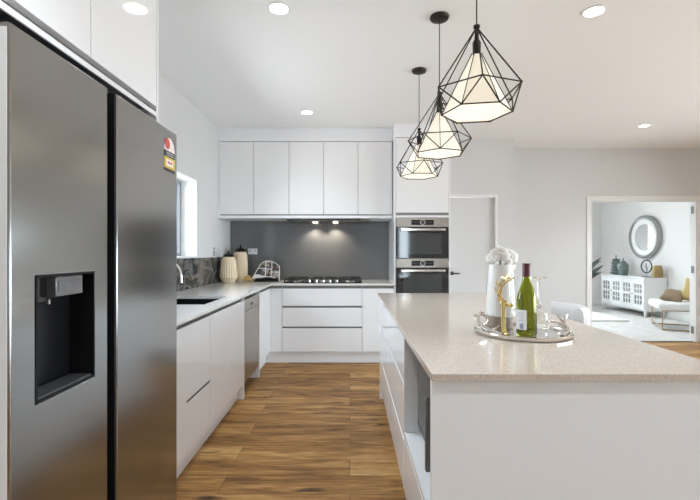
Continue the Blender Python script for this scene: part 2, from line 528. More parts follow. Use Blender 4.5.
    def build(s, name, mat, parent=None, angle=32):
        if parent is not None:
            bpy.context.view_layer.update()
            s.bm.transform(parent.matrix_world.inverted())
        th = math.radians(angle)
        for e in s.bm.edges:
            if len(e.link_faces) == 2 and e.calc_face_angle(0) > th: e.smooth = False
        me = bpy.data.meshes.new(name)
        s.bm.to_mesh(me); s.bm.free()
        for mm in (mat if isinstance(mat, list) else [mat]):
            me.materials.append(mm)
        o = bpy.data.objects.new(name, me)
        C.objects.link(o)
        if parent is not None: o.parent = parent
        return o


def tag(o, label, cat, group=None):
    o['label'] = label; o['category'] = cat
    if group: o['group'] = group
    return o


def thing(name, label, cat, loc=(0, 0, 0), group=None):
    o = bpy.data.objects.new(name, None)
    o.empty_display_size = 0.1
    o.location = loc
    C.objects.link(o)
    return tag(o, label, cat, group)


def struct(name, mb, mat, parent=None):
    o = mb.build(name, mat, parent)
    if parent is None: o['kind'] = 'structure'
    return o


def copy_tree(root, loc, label, rz=None):
    c = root.copy(); C.objects.link(c); c.location = loc; c['label'] = label
    if rz is not None: c.rotation_euler = (0, 0, rz)
    for ch in list(root.children):
        k = ch.copy(); C.objects.link(k); k.parent = c
        for g in list(ch.children):
            d = g.copy(); C.objects.link(d); d.parent = k
    return c


def arc(c, r, a0, a1, n, plane='xz'):
    out = []
    for i in range(n + 1):
        a = a0 + (a1 - a0) * i / n
        u, v = r * math.cos(a), r * math.sin(a)
        out.append({'xz': (c[0] + u, c[1], c[2] + v), 'yz': (c[0], c[1] + u, c[2] + v), 'xy': (c[0] + u, c[1] + v, c[2])}[plane])
    return out


# ------------------------------------------------------------------ the setting
H = 2.747
XL = -1.565       # left wall face
YB = 5.476        # kitchen back wall face
YF = 5.94         # far wall face with the living room opening
XR = 6.17
YR = -3.5
XL2 = XL - 0.2

struct('floor', MB().box(XL2, XR + 0.15, YR - 0.15, 5.995, -0.1, 0.0, b=0), M['floor'])
struct('floor_carpet', MB().box(1.95, XR + 0.15, 5.997, 10.45, -0.1, 0.004, b=0), M['carpet'])
struct('ceiling', MB().box(XL2, XR + 0.15, YR - 0.15, 10.45, H, H + 0.1, b=0), M['ceiling'])

# left wall with the window over the bench
WY0, WY1, WZ0, WZ1 = 2.45, 4.30, 1.222, 2.016
wl = MB()
wl.box(XL2, XL, YR - 0.15, WY0, 0, H, b=0)
wl.box(XL2, XL, WY1, YB, 0, H, b=0)
wl.box(XL2, XL, WY0, WY1, 0, WZ0, b=0)
wl.box(XL2, XL, WY0, WY1, WZ1, H, b=0)
struct('wall_left', wl, M['wall'])
# white reveal lining and aluminium sash
tr = MB()
tr.box(XL2 + 0.045, XL + 0.001, WY1 - 0.012, WY1 - 0.001, WZ0 + 0.001, WZ1 - 0.001, b=0)
tr.box(XL2 + 0.045, XL + 0.001, WY0 + 0.001, WY0 + 0.012, WZ0 + 0.001, WZ1 - 0.001, b=0)
tr.box(XL2 + 0.045, XL + 0.001, WY0 + 0.001, WY1 - 0.001, WZ1 - 0.012, WZ1 - 0.001, b=0)
tr.box(XL2 + 0.045, XL + 0.008, WY0 + 0.001, WY1 - 0.001, WZ0 + 0.001, WZ0 + 0.016, b=0)
struct('trim_1', tr, M['trim'])
win = MB()
win.ring_slab('x', XL2 + 0.005, XL2 + 0.044, (WY0 + 0.012, WY1 - 0.012, WZ0 + 0.016, WZ1 - 0.012), (WY0 + 0.05, WY1 - 0.05, WZ0 + 0.05, WZ1 - 0.05), b=0.002)
win.box(XL2 + 0.005, XL2 + 0.044, 3.36, 3.40, WZ0 + 0.05, WZ1 - 0.05)
wo = struct('window_1', win, M['alu_grey'])
MB().box(XL2 + 0.02, XL2 + 0.026, WY0 + 0.05, WY1 - 0.05, WZ0 + 0.05, WZ1 - 0.05, b=0).build('pane', M['pane'], wo)

# back wall with the pantry door
DX0, DX1, DZ = 1.19, 1.926, 2.03
wb = MB()
wb.box(XL2, DX0, YB, YB + 0.1, 0, H, b=0)
wb.box(DX1, 2.13, YB, YB + 0.1, 0, H, b=0)
wb.box(DX0, DX1, YB, YB + 0.1, DZ, H, b=0)
wb.box(2.03, 2.13, YB + 0.1, YF + 0.1, 0, H, b=0)
struct('wall_back', wb, M['wall'])
dj = MB()
dj.box(DX0 + 0.001, DX0 + 0.03, YB - 0.002, YB + 0.098, 0.001, DZ - 0.001, b=0.001)
dj.box(DX1 - 0.03, DX1 - 0.001, YB - 0.002, YB + 0.098, 0.001, DZ - 0.001, b=0.001)
dj.box(DX0 + 0.03, DX1 - 0.03, YB - 0.002, YB + 0.098, DZ - 0.031, DZ - 0.001, b=0.001)
struct('trim_2', dj, M['trim'])
d1 = struct('door_1', MB().box(DX0 + 0.033, DX1 - 0.033, YB + 0.045, YB + 0.083, 0.008, DZ - 0.035), M['wall'])
hd = MB()
hd.lathe([(0.0, -0.045), (0.026, -0.045), (0.026, -0.037), (0.0, -0.037)], (1.34, YB + 0.082, 1.0), axis='y', seg=20)
hd.tube([(1.34, YB + 0.045, 1.0), (1.34, YB - 0.005, 1.0), (1.43, YB - 0.005, 1.0)], 0.009)
hd.build('door_handle', M['dark_grey'], d1)

# far wall with the wide opening to the living room
OX0, OX1, OZ = 3.40, 4.91, 2.016
wf = MB()
wf.box(2.131, OX0, YF, YF + 0.1, 0, H, b=0)
wf.box(OX1, XR, YF, YF + 0.1, 0, H, b=0)
wf.box(OX0, OX1, YF, YF + 0.1, OZ, H, b=0)
struct('wall_far', wf, M['wall'])
oj = MB()
oj.box(OX0, OX0 + 0.02, YF - 0.004, YF + 0.108, 0.005, OZ, b=0.001)
oj.box(OX1 - 0.02, OX1, YF - 0.004, YF + 0.108, 0.005, OZ, b=0.001)
oj.box(OX0, OX1, YF - 0.004, YF + 0.108, OZ - 0.02, OZ, b=0.001)
oj.box(OX0 - 0.055, OX0 + 0.004, YF - 0.014, YF - 0.001, 0.001, OZ + 0.055, b=0.003)
oj.box(OX1 - 0.004, OX1 + 0.055, YF - 0.014, YF - 0.001, 0.001, OZ + 0.055, b=0.003)
oj.box(OX0 + 0.004, OX1 - 0.004, YF - 0.014, YF - 0.001, OZ - 0.004, OZ + 0.055, b=0.003)
d2 = struct('door_2', oj, M['trim'])
for hz in (1.88, 1.03, 0.17):
    hb = MB()
    hb.box(OX1 - 0.024, OX1 - 0.0205, YF + 0.028, YF + 0.062, hz - 0.05, hz + 0.05, b=0.001)
    hb.tube([(OX1 - 0.028, YF + 0.064, hz - 0.052), (OX1 - 0.028, YF + 0.064, hz + 0.052)], 0.008)
    hb.build('hinge', M['hinge'], d2)
struct('trim_3', MB().box(OX0 + 0.02, OX1 - 0.02, 5.985, 6.01, 0.0005, 0.007, b=0.001), M['dark_grey'])
struct('baseboard_far', MB().box(2.14, OX0 - 0.057, YF - 0.014, YF - 0.001, 0.001, 0.08, b=0.002).box(OX1 + 0.057, XR, YF - 0.014, YF - 0.001, 0.001, 0.08, b=0.002), M['trim'])

# living room shell
wlv = MB()
wlv.box(2.03, 2.7, 10.3, 10.45, 0, H, b=0)
wlv.box(5.0, XR, 10.3, 10.45, 0, H, b=0)
wlv.box(2.7, 5.0, 10.3, 10.45, 0, 0.25, b=0)
wlv.box(2.7, 5.0, 10.3, 10.45, 2.15, H, b=0)
struct('wall_living', wlv, M['white_wall'])
struct('wall_living_left', MB().box(2.03, 2.13, YF + 0.1, 10.3, 0, H, b=0), M['white_wall'])
w2 = struct('window_2', MB().ring_slab('y', 10.33, 10.38, (2.7, 5.0, 0.25, 2.15), (2.76, 4.94, 0.31, 2.09), b=0.002).box(3.82, 3.88, 10.33, 10.38, 0.31, 2.09), M['alu'])
MB().box(2.76, 4.94, 10.352, 10.358, 0.31, 2.09, b=0).build('pane', M['pane'], w2)
struct('baseboard_living', MB().box(2.14, 6.155, 10.286, 10.299, 0.005, 0.10, b=0.002).box(XR - 0.014, XR - 0.001, YF + 0.11, 10.286, 0.005, 0.10, b=0.002), M['trim'])

# right wall (off to the right of the frame) with sliding doors, living room stretch unbroken
wr = MB()
wr.box(XR, XR + 0.15, YR - 0.15, -1.4, 0, H, b=0)
wr.box(XR, XR + 0.15, 4.2, YF + 0.05, 0, H, b=0)
wr.box(XR, XR + 0.15, -1.4, 4.2, 2.12, H, b=0)
struct('wall_right', wr, M['wall'])
struct('wall_living_right', MB().box(XR, XR + 0.15, YF + 0.05, 10.45, 0, H, b=0), M['white_wall'])
w3 = MB().ring_slab('x', XR + 0.05, XR + 0.1, (-1.4, 4.2, 0.0, 2.12), (-1.34, 4.14, 0.06, 2.06), b=0.002)
for yy in (0.0, 1.4, 2.8): w3.box(XR + 0.05, XR + 0.1, yy - 0.035, yy + 0.035, 0.06, 2.06)
w3 = struct('window_3', w3, M['alu_grey'])
MB().box(XR + 0.072, XR + 0.078, -1.34, 4.14, 0.06, 2.06, b=0).build('pane', M['pane'], w3)

# wall behind the camera with a window
wq = MB()
wq.box(XL2, 1.5, YR - 0.15, YR, 0, H, b=0)
wq.box(1.86, XR, YR - 0.15, YR, 0, H, b=0)
wq.box(1.5, 1.86, YR - 0.15, YR, 2.12, H, b=0)
wq.box(1.5, 1.86, YR - 0.15, YR, 0, 0.90, b=0)
struct('wall_rear', wq, M['wall'])
w4 = MB().ring_slab('y', YR - 0.1, YR - 0.05, (1.5, 1.86, 0.90, 2.12), (1.54, 1.82, 0.94, 2.08), b=0.002)
w4 = struct('window_4', w4, M['alu_grey'])
MB().box(1.54, 1.82, YR - 0.078, YR - 0.072, 0.94, 2.08, b=0).build('pane', M['pane'], w4)

# ceiling-high white bulkheads over the cabinet runs
struct('trim_4', MB().box(XL + 0.001, 0.503, 4.97, YB - 0.001, 2.592, H - 0.001, b=0.001), M['satin'])
struct('trim_5', MB().box(0.505, 1.148, 4.80, YB - 0.001, 2.592, H - 0.001, b=0.001), M['satin'])
struct('trim_6', MB().box(XL + 0.001, -0.857, 0.90, 1.88, 2.602, H - 0.001, b=0.001), M['satin'])

# ------------------------------------------------------------------ fridge
FX = -0.762
fr = thing('refrigerator', 'tall brushed dark steel side-by-side refrigerator with dispenser', 'refrigerator', (-1.15, 1.395, 0))
MB().box(-1.53, -0.852, 0.955, 1.838, 0.03, 1.775, b=0.006).build('body', M['fridge_side'], fr)
MB().box(-1.45, -0.90, 0.98, 1.81, 0.0, 0.032, b=0.004).build('base', M['black'], fr)
DSP = (1.019, 1.252, 0.909, 1.221)
fd = MB().ring_slab('x', -0.842, FX, (0.940, 1.322, 0.05, 1.797), DSP, b=0.005).build('freezer_door', M['fridge'], fr)
fd['label'] = 'narrow freezer door with black water dispenser'
y0, y1, z0, z1 = DSP
dr = MB()
dr.box(-0.840, -0.834, y0, y1, z0, z1, b=0)                       # back of the recess
dr.box(-0.834, FX + 0.001, y0 + 0.0002, y0 + 0.004, z0, z1, b=0)
dr.box(-0.834, FX + 0.001, y1 - 0.004, y1 - 0.0002, z0, z1, b=0)
dr.box(-0.834, FX + 0.001, y0 + 0.004, y1 - 0.004, z1 - 0.004, z1 - 0.0002, b=0)
dr.box(-0.834, FX + 0.001, y0 + 0.004, y1 - 0.004, z0 + 0.0002, z0 + 0.006, b=0)
dr.build('dispenser_recess', M['black'], fd)
dh = MB()
dh.prism([(-0.834, z1 - 0.006), (-0.768, z1 - 0.006), (-0.768, z1 - 0.058), (-0.80, z1 - 0.066), (-0.834, z1 - 0.066)], 'y', y0 + 0.078, y1 - 0.045, b=0.002)
dh.box(-0.7685, -0.7665, y0 + 0.088, y1 - 0.055, z1 - 0.046, z1 - 0.018, b=0.0005)
dh.build('dispenser_head', M['screen_grey'], fd)
MB().box(-0.832, -0.79, y0 + 0.005, y0 + 0.074, z1 - 0.07, z1 - 0.005, b=0.002).build('dispenser_housing', M['black_gloss'], fd)
dp = MB()
dp.prism([(-0.826, z1 - 0.085), (-0.812, z1 - 0.085), (-0.822, z0 + 0.07), (-0.830, z0 + 0.07)], 'y', y0 + 0.02, y0 + 0.062, b=0.001)
dp.build('dispenser_paddle', M['screen_grey'], fd)
MB().lathe([(0, 0.0), (0.005, 0.0), (0.005, 0.012), (0, 0.012)], (-0.80, y0 + 0.095, z1 - 0.079), seg=12).build('water_nozzle', M['screen_grey'], fd)
MB().box(-0.841, FX - 0.006, 0.9385, 0.9398, 0.06, 1.785, b=0).build('side_trim', M['switch'], fd)
MB().box(-0.83, FX - 0.004, y0 + 0.008, y1 - 0.008, z0 + 0.006, z0 + 0.012, b=0.001).build('drip_tray', M['dark_grey'], fd)
rd = MB().box(-0.842, FX, 1.373, 1.850, 0.05, 1.797, b=0.005, seg=3).build('fridge_door', M['fridge'], fr)
hc = MB()
hc.box(-0.848, -0.790, 1.3225, 1.3725, 0.052, 1.785, b=0.001)
hc.box(-0.846, -0.764, 1.362, 1.3727, 0.052, 1.795, b=0.0005)
hc.build('handle_channel', M['black'], fr)
MB().box(-0.93, -0.80, 0.955, 1.02, 1.776, 1.796, b=0.003).build('hinge_cover', M['dark_grey'], fr)
# energy rating sticker on the fridge door: a domed red and white top, black band and yellow panel
sk = 0.7612
stk = MB()
ys0, ys1 = 1.722, 1.823
yc = (ys0 + ys1) / 2; ry = (ys1 - ys0) / 2
stk.prism([(ys0, 1.703)] + [(yc - ry * math.cos(a), 1.703 + 0.056 * math.sin(a)) for a in [PI * k / 16 for k in range(1, 16)]] + [(ys1, 1.703)], 'x', FX + 0.0002, FX + 0.0010)
so = stk.build('energy_sticker', M['sticker_white'], rd)
def sticker_piece(pts, mat, d=0.0011):
    MB().prism(pts, 'x', FX + 0.0004, FX + d).build('sticker_print', mat, fr)
# printing is laid on the sticker as further thin layers in one coloured mesh
pr = MB()
def rect(u0, u1, v0, v1): return [(u0, v0), (u1, v0), (u1, v1), (u0, v1)]
pr.prism([(yc - 0.022 + 0.024 * math.cos(a), 1.732 + 0.023 * math.sin(a)) for a in [2 * PI * k / 20 for k in range(20)]], 'x', FX + 0.0010, FX + 0.0015, mi=0)
pr.prism(rect(ys0, ys1, 1.677, 1.703), 'x', FX + 0.0002, FX + 0.0013, mi=1)
pr.prism(rect(ys0, ys1, 1.630, 1.677), 'x', FX + 0.0002, FX + 0.0013, mi=2)
pr.prism(rect(ys0 + 0.018, ys1 - 0.018, 1.640, 1.668), 'x', FX + 0.0013, FX + 0.0018, mi=3)
pr.prism(rect(ys0, ys1, 1.618, 1.630), 'x', FX + 0.0002, FX + 0.0013, mi=1)
for k in range(3):
    pr.prism(rect(ys0 + 0.030 + k * 0.015, ys0 + 0.041 + k * 0.015, 1.649, 1.660), 'x', FX + 0.0018, FX + 0.0022, mi=0)
for k in range(2):
    pr.prism(rect(ys0 + 0.02, ys1 - 0.014, 1.684 + k * 0.009, 1.687 + k * 0.009), 'x', FX + 0.0013, FX + 0.0017, mi=4)
pr.build('sticker_print', [M['sticker_red'], M['sticker_black'], M['sticker_yellow'], M['sticker_white'], M['label_grey']], rd)

# cabinet over the fridge, tall end panel
oc = thing('overhead_cabinet', 'white gloss two-door cabinet above the steel refrigerator', 'cabinet', (-1.2, 1.38, 1.873))
MB().box(XL + 0.002, -0.8925, 0.90, 1.860, 1.93, 2.598, b=0.001).build('body', M['satin'], oc)
MB().box(XL + 0.002, -0.8925, 0.90, 1.860, 1.912, 1.9295, b=0).build('underside', M['dark_grey'], oc)  # dark board stands in for the shade in the gap above the refrigerator
MB().box(-0.863, -0.857, 0.90, 1.860, 1.880, 1.898, b=0.001).build('rail', M['gloss'], oc)
MB().box(-0.8920, -0.886, 0.90, 1.860, 1.8985, 1.96, b=0).build('finger_channel', M['channel'], oc)
MB().box(-0.8855, -0.857, 0.902, 1.388, 1.923, 2.598, b=0.0015).build('door', M['gloss'], oc)
MB().box(-0.8855, -0.857, 1.391, 1.858, 1.923, 2.598, b=0.0015).build('door', M['gloss'], oc)
tag(MB().box(XL + 0.002, -0.857, 1.862, 1.880, 0.001, 2.600, b=0.001).build('end_panel', M['gloss']), 'tall white gloss end panel between the refrigerator and the sink bench', 'panel')

# ------------------------------------------------------------------ left run of base cabinets
BX = -0.92
def left_unit(label, ya, yb, fronts):
    t = thing('base_cabinet', label, 'cabinet', (-1.25, (ya + yb) / 2, 0), 'base cabinets')
    MB().ring_slab('z', 0.14, 0.685 if yb > 2.8 else 0.897, (XL + 0.004, -0.962, ya, yb), (XL + 0.02, -0.978, ya + 0.016, yb - 0.016)).build('body', M['satin'], t)
    MB().box(-0.9615, -0.952, ya, yb, 0.80, 0.897, b=0).build('finger_channel', M['channel'], t)
    for nm, mb in fronts:
        mb.build(nm, M['gloss'], t)
    return t

dA = MB().prism([(1.884, 0.135), (2.366, 0.135), (2.366, 0.440), (2.758, 0.440), (2.758, 0.862), (1.884, 0.862)], 'x', -0.940, BX, b=0.0012)
tA = left_unit('white base cabinet under the black sink with notched lower drawer', 1.882, 2.7605, [('door', dA), ('drawer', MB().box(-0.940, BX, 2.369, 2.758, 0.135, 0.424, b=0.0012))])
MB().box(-0.9615, -0.9225, 2.370, 2.757, 0.4245, 0.4395, b=0).build('drawer_channel', M['dark_grey'], tA)  # dark strip fills the slot, its colour standing in for shade
left_unit('white base cabinet just past the notched sink drawer', 2.762, 3.2205, [('door', MB().box(-0.940, BX, 2.763, 3.219, 0.135, 0.862))])
left_unit('white base cabinet immediately in front of the dishwasher', 3.222, 3.6405, [('door', MB().box(-0.940, BX, 3.223, 3.640, 0.135, 0.862))])
tag(MB().box(XL + 0.004, BX, 3.642, 3.660, 0.001, 0.897, b=0.001).build('gable_panel', M['gloss']), 'white full-height gable panel on the sink side of the dishwasher', 'panel')
tag(MB().box(XL + 0.004, BX, 4.272, 4.290, 0.001, 0.897, b=0.001).build('gable_panel', M['gloss']), 'white full-height gable panel on the corner side of the dishwasher', 'panel')
tag(MB().box(-0.992, -0.977, 1.884, 3.640, 0.001, 0.138, b=0.001).build('kickboard', M['gloss']), 'white kickboard under the sink-side base cabinets', 'kickboard')

dw = thing('dishwasher', 'stainless steel dishwasher between white base cabinets on the left run', 'dishwasher', (-1.25, 3.966, 0))
MB().box(-1.55, -0.962, 3.664, 4.268, 0.12, 0.87, b=0.003).build('body', M['dark_grey'], dw)
MB().box(-1.5, -1.05, 3.68, 4.25, 0.0, 0.121, b=0.002).build('base', M['dark_grey'], dw)
MB().box(-0.960, -0.928, 3.667, 4.266, 0.125, 0.752, b=0.003).build('door', M['steel'], dw)
cp = MB().box(-0.960, -0.927, 3.667, 4.266, 0.755, 0.858, b=0.003).build('control_panel', M['steel'], dw)
MB().box(-0.928, -0.924, 3.93, 4.0, 0.782, 0.808, b=0.001).build('handle_recess', M['black'], cp)
MB().box(-0.9275, -0.9265, 4.03, 4.06, 0.83, 0.845, b=0).build('indicator', M['dark_grey'], cp)

cn = thing('corner_cabinet', 'white corner base cabinet under the two cream jars', 'cabinet', (-1.2, 4.9, 0), 'base cabinets')
MB().prism([(XL + 0.004, 4.292), (-0.962, 4.292), (-0.962, 4.842), (-0.780, 4.842), (-0.780, 5.468), (XL + 0.004, 5.468)], 'z', 0.14, 0.897).build('body', M['satin'], cn)
MB().prism([(-0.9615, 4.292), (-0.952, 4.292), (-0.952, 4.832), (-0.780, 4.832), (-0.780, 4.8415), (-0.9615, 4.8415)], 'z', 0.80, 0.897).build('finger_channel', M['channel'], cn)
MB().box(-0.940, BX, 4.292, 4.800, 0.135, 0.862).build('door', M['gloss'], cn)
MB().box(-0.940, -0.7785, 4.801, 4.820, 0.135, 0.862).build('filler_panel', M['gloss'], cn)
tag(MB().prism([(-0.99, 4.292), (-0.975, 4.292), (-0.975, 4.862), (0.503, 4.862), (0.503, 4.877), (-0.99, 4.877)], 'z', 0.001, 0.138).build('kickboard', M['gloss']), 'white kickboard under the corner and the cooktop drawers', 'kickboard')

# back run
dw3 = thing('drawer_cabinet', 'white three-drawer base cabinet under the gas cooktop', 'cabinet', (-0.32, 5.1, 0), 'base cabinets')
MB().box(-0.776, 0.138, 4.842, 5.468, 0.14, 0.897, b=0.001).build('body', M['satin'], dw3)
fc = MB()
for za, zb in ((0.82, 0.897), (0.60, 0.69), (0.38, 0.46)):
    fc.box(-0.774, 0.136, 4.832, 4.8415, za, zb, b=0)
fc.build('finger_channel', M['channel'], dw3)
for za, zb in ((0.664, 0.862), (0.428, 0.642), (0.142, 0.408)):
    MB().box(-0.774, 0.1365, 4.80, 4.820, za, zb).build('drawer', M['gloss'], dw3)
rc = thing('base_cabinet', 'white base cabinet between the cooktop drawers and the oven tower', 'cabinet', (0.32, 5.1, 0), 'base cabinets')
MB().box(0.140, 0.502, 4.842, 5.468, 0.14, 0.897, b=0.001).build('body', M['satin'], rc)
MB().box(0.140, 0.502, 4.832, 4.8415, 0.82, 0.897, b=0).build('finger_channel', M['channel'], rc)
MB().box(0.1405, 0.5015, 4.80, 4.820, 0.142, 0.862).build('door', M['gloss'], rc)

# continuous L-shaped worktop with the sink cut-out
wt = MB()
Z0, Z1 = 0.8985, 0.92
SK = (-1.42, -1.0, 2.88, 3.42)
x0w, x1w = XL + 0.003, -0.892
wt.box(x0w, x1w, 1.883, SK[2], Z0, Z1, b=0)
wt.box(x0w, x1w, SK[3], 4.773, Z0, Z1, b=0)
wt.box(x0w, SK[0], SK[2], SK[3], Z0, Z1, b=0)
wt.box(SK[1], x1w, SK[2], SK[3], Z0, Z1, b=0)
wt.box(x0w, 0.502, 4.773, YB - 0.004, Z0, Z1, b=0)
bmesh.ops.remove_doubles(wt.bm, verts=wt.bm.verts, dist=0.0001)
tag(wt.build('worktop', M['bench']), 'white speckled stone worktop running from the sink to the cooktop', 'worktop')

snk = thing('sink', 'black sink set into the left stone worktop', 'sink', (-1.21, 3.125, 0.69))
bw = MB()
a, b_, c_, d_ = SK[0] - 0.008, SK[1] + 0.008, SK[2] - 0.008, SK[3] + 0.008
bw.ring_slab('z', 0.70, 0.898, (a, b_, c_, d_), (a + 0.01, b_ - 0.01, c_ + 0.01, d_ - 0.01))
bw.box(a + 0.0005, b_ - 0.0005, c_ + 0.0005, d_ - 0.0005, 0.69, 0.702, b=0)
bw.build('bowl', M['sink'], snk)
MB().lathe([(0, 0.702), (0.045, 0.702), (0.045, 0.705), (0.03, 0.706), (0, 0.704)], (-1.21, 3.125, 0), seg=24).build('drain', M['chrome'], snk)
fau = thing('faucet', 'chrome gooseneck faucet over the black sink', 'faucet', (-1.49, 3.13, 0.92))
sp = MB()
sp.lathe([(0, 0.9205), (0.026, 0.9205), (0.026, 0.935), (0.018, 0.94), (0.016, 0.98), (0, 0.98)], (-1.49, 3.13, 0), seg=20)
path = [(-1.49, 3.13, 0.95), (-1.49, 3.13, 1.10)] + arc((-1.375, 3.13, 1.10), 0.115, PI, 0.06, 14) + [(-1.257, 3.13, 1.05)]
sp.tube(path, 0.012, seg=12)
sp.build('spout', M['chrome'], fau)
MB().tube([(-1.474, 3.13, 0.965), (-1.474, 3.19, 0.985), (-1.474, 3.22, 1.0)], [0.008, 0.006, 0.005]).build('lever', M['chrome'], fau)

# splashbacks
tag(MB().box(XL + 0.010, 0.502, YB - 0.009, YB - 0.002, 0.9215, 1.70, b=0.0005).build('splashback', M['splash']), 'wide grey glass splashback behind the gas cooktop', 'splashback')
tag(MB().box(XL + 0.002, XL + 0.009, 1.884, YB - 0.010, 0.9215, WZ0 - 0.003, b=0.0005).build('splashback', M['marble']), 'dark veined splashback below the left window', 'splashback')

# ------------------------------------------------------------------ wall cabinets
ub = [-1.544, -1.140, -0.722, -0.311, 0.095, 0.500]
ulab = ['white gloss wall cabinet next to the left wall', 'second white wall cabinet from the left wall', 'white wall cabinet left of the cooktop centre, middle one of five',
        'fourth white wall cabinet from the left wall, over the right half of the cooktop', 'white gloss wall cabinet beside the oven tower']
for i in range(5):
    t = thing('wall_cabinet', ulab[i], 'cabinet', ((ub[i] + ub[i + 1]) / 2, 5.2, 1.712), 'wall cabinets over the cooktop')
    MB().box(ub[i] + 0.0005, ub[i + 1] - 0.0005, 5.005, 5.465, 1.7125, 2.59, b=0.001).build('body', M['satin'], t)
    MB().box(ub[i] + 0.0005, ub[i + 1] - 0.0005, 4.996, 5.0045, 1.7125, 1.78, b=0).build('finger_channel', M['channel'], t)
    MB().box(ub[i] + 0.0025, ub[i + 1] - 0.0025, 4.972, 4.994, 1.727, 2.585).build('door', M['gloss'], t)
tag(MB().box(XL + 0.002, 0.502, 4.966, 5.465, 1.679, 1.7115, b=0.001).build('pelmet', M['satin']), 'white pelmet board along the underside of the wall cabinets', 'pelmet')
tag(MB().box(XL + 0.002, -1.5455, 4.968, 5.465, 1.712, 2.591, b=0.001).build('filler_panel', M['satin']), 'narrow white filler strip between wall cabinets and left wall', 'panel')

rh = thing('rangehood', 'dark slimline rangehood with two lit lamps under the wall cabinets', 'rangehood', (-0.32, 5.2, 1.64))
MB().box(-0.76, 0.12, 5.02, 5.44, 1.662, 1.678, b=0.002).build('body', M['dark_grey'], rh)
for k, x in enumerate((-0.70, -0.20)):
    MB().box(x + 0.03, x + 0.44, 5.05, 5.28, 1.657, 1.6615, b=0.001).build('filter', M['steel'], rh)
for x in (-0.445, -0.185):
    ll = MB().lathe([(0, 1.652), (0.026, 1.652), (0.032, 1.656), (0.032, 1.6615), (0, 1.6615)], (x, 5.36, 0), seg=20).build('lamp', M['hood_lens'], rh)
    L = bpy.data.lights.new('hood_spot', 'SPOT'); L.energy = 5; L.spot_size = math.radians(120); L.spot_blend = 0.6; L.color = (1.0, 0.86, 0.66); L.shadow_soft_size = 0.02
    lo = bpy.data.objects.new('hood_spot', L); lo.location = (x, 5.36, 1.648); C.objects.link(lo)
    lo.parent = rh; lo.matrix_parent_inverse = Matrix.Translation(rh.location).inverted()

# ------------------------------------------------------------------ oven tower
ot = thing('oven_tower', 'tall white cabinet tower holding two stacked ovens', 'cabinet', (0.83, 5.1, 0))
MB().box(0.505, 0.523, 4.80, 5.468, 0.001, 2.590, b=0.001).build('side_panel', M['gloss'], ot)
MB().box(1.130, 1.148, 4.80, 5.468, 0.001, 2.590, b=0.001).build('side_panel', M['gloss'], ot)
MB().box(0.523, 1.130, 5.44, 5.468, 0.1, 2.590, b=0).box(0.523, 1.13, 4.83, 5.44, 1.70, 2.59, b=0).build('body', M['satin'], ot)
MB().box(0.5235, 1.1295, 4.801, 5.43, 1.674, 1.699, b=0.001).build('shelf', M['gloss'], ot)
MB().box(0.5235, 1.1295, 4.824, 4.829, 1.70, 1.78, b=0).build('finger_channel', M['channel'], ot)
MB().box(0.5255, 1.1275, 4.80, 4.822, 1.730, 2.585).build('door', M['gloss'], ot)
MB().box(0.5255, 1.1275, 4.80, 4.822, 0.14, 0.440).build('drawer', M['gloss'], ot)
MB().box(0.5255, 1.1275, 4.80, 4.822, 0.446, 0.735).build('drawer', M['gloss'], ot)
MB().box(0.5235, 1.1295, 4.801, 5.43, 0.738, 0.752, b=0.001).build('shelf', M['satin'], ot)

def oven(label, z0, z1):
    t = thing('oven', label, 'oven', (0.8265, 5.05, z0), 'stacked ovens in the tower')
    X0, X1 = 0.529, 1.124
    zc = z1 - 0.108
    MB().box(X0 + 0.01, X1 - 0.01, 4.812, 5.38, z0, z1 - 0.002, b=0.002).build('body', M['dark_grey'], t)
    cpn = MB().box(X0, X1, 4.788, 4.811, zc + 0.003, z1 - 0.002, b=0.002).build('control_panel', M['steel'], t)
    MB().box(0.700, 0.955, 4.785, 4.7885, zc + 0.024, z1 - 0.026, b=0.001).build('display', M['black_gloss'], cpn)
    zk = (zc + z1) / 2
    MB().lathe([(0.0, -0.018), (0.020, -0.018), (0.022, -0.014), (0.023, 0.0), (0.0, 0.0)], (0.8275, 4.785, zk), axis='y', seg=24).build('dial', M['dark_grey'], cpn)
    MB().lathe([(0.024, -0.010), (0.031, -0.010), (0.031, 0.0), (0.024, 0.0)], (0.8275, 4.785, zk), axis='y', seg=28, closed=True).build('dial_ring', M['chrome'], cpn)
    for sx in (-1, 1):
        for k in range(4):
            MB().box(0.8275 + sx * (0.050 + 0.019 * k) - 0.005, 0.8275 + sx * (0.050 + 0.019 * k) + 0.005, 4.7844, 4.7852, zk - 0.004, zk + 0.004, b=0).build('display_icon', M['screen_grey'], cpn)
    dr = MB().box(X0, X1, 4.788, 4.811, z0 + 0.002, zc - 0.002, b=0.002).build('door', M['oven_glass'], t)
    MB().box(X0 + 0.08, X1 - 0.08, 4.7868, 4.7882, z0 + 0.05, zc - 0.07, b=0).build('window', M['oven_window'], dr)
    h = MB()
    hz = zc - 0.030
    h.box(X0 + 0.045, X1 - 0.045, 4.742, 4.760, hz - 0.013, hz + 0.013, b=0.004)
    for x in (X0 + 0.07, X1 - 0.07):
        h.box(x - 0.008, x + 0.008, 4.758, 4.788, hz - 0.007, hz + 0.007, b=0.001)
    h.build('handle', M['silver'], dr)
    return t
oven('upper steel and black built-in oven in the white tower', 1.209, 1.672)
oven('lower steel and black built-in oven, half hidden by the island', 0.754, 1.207)

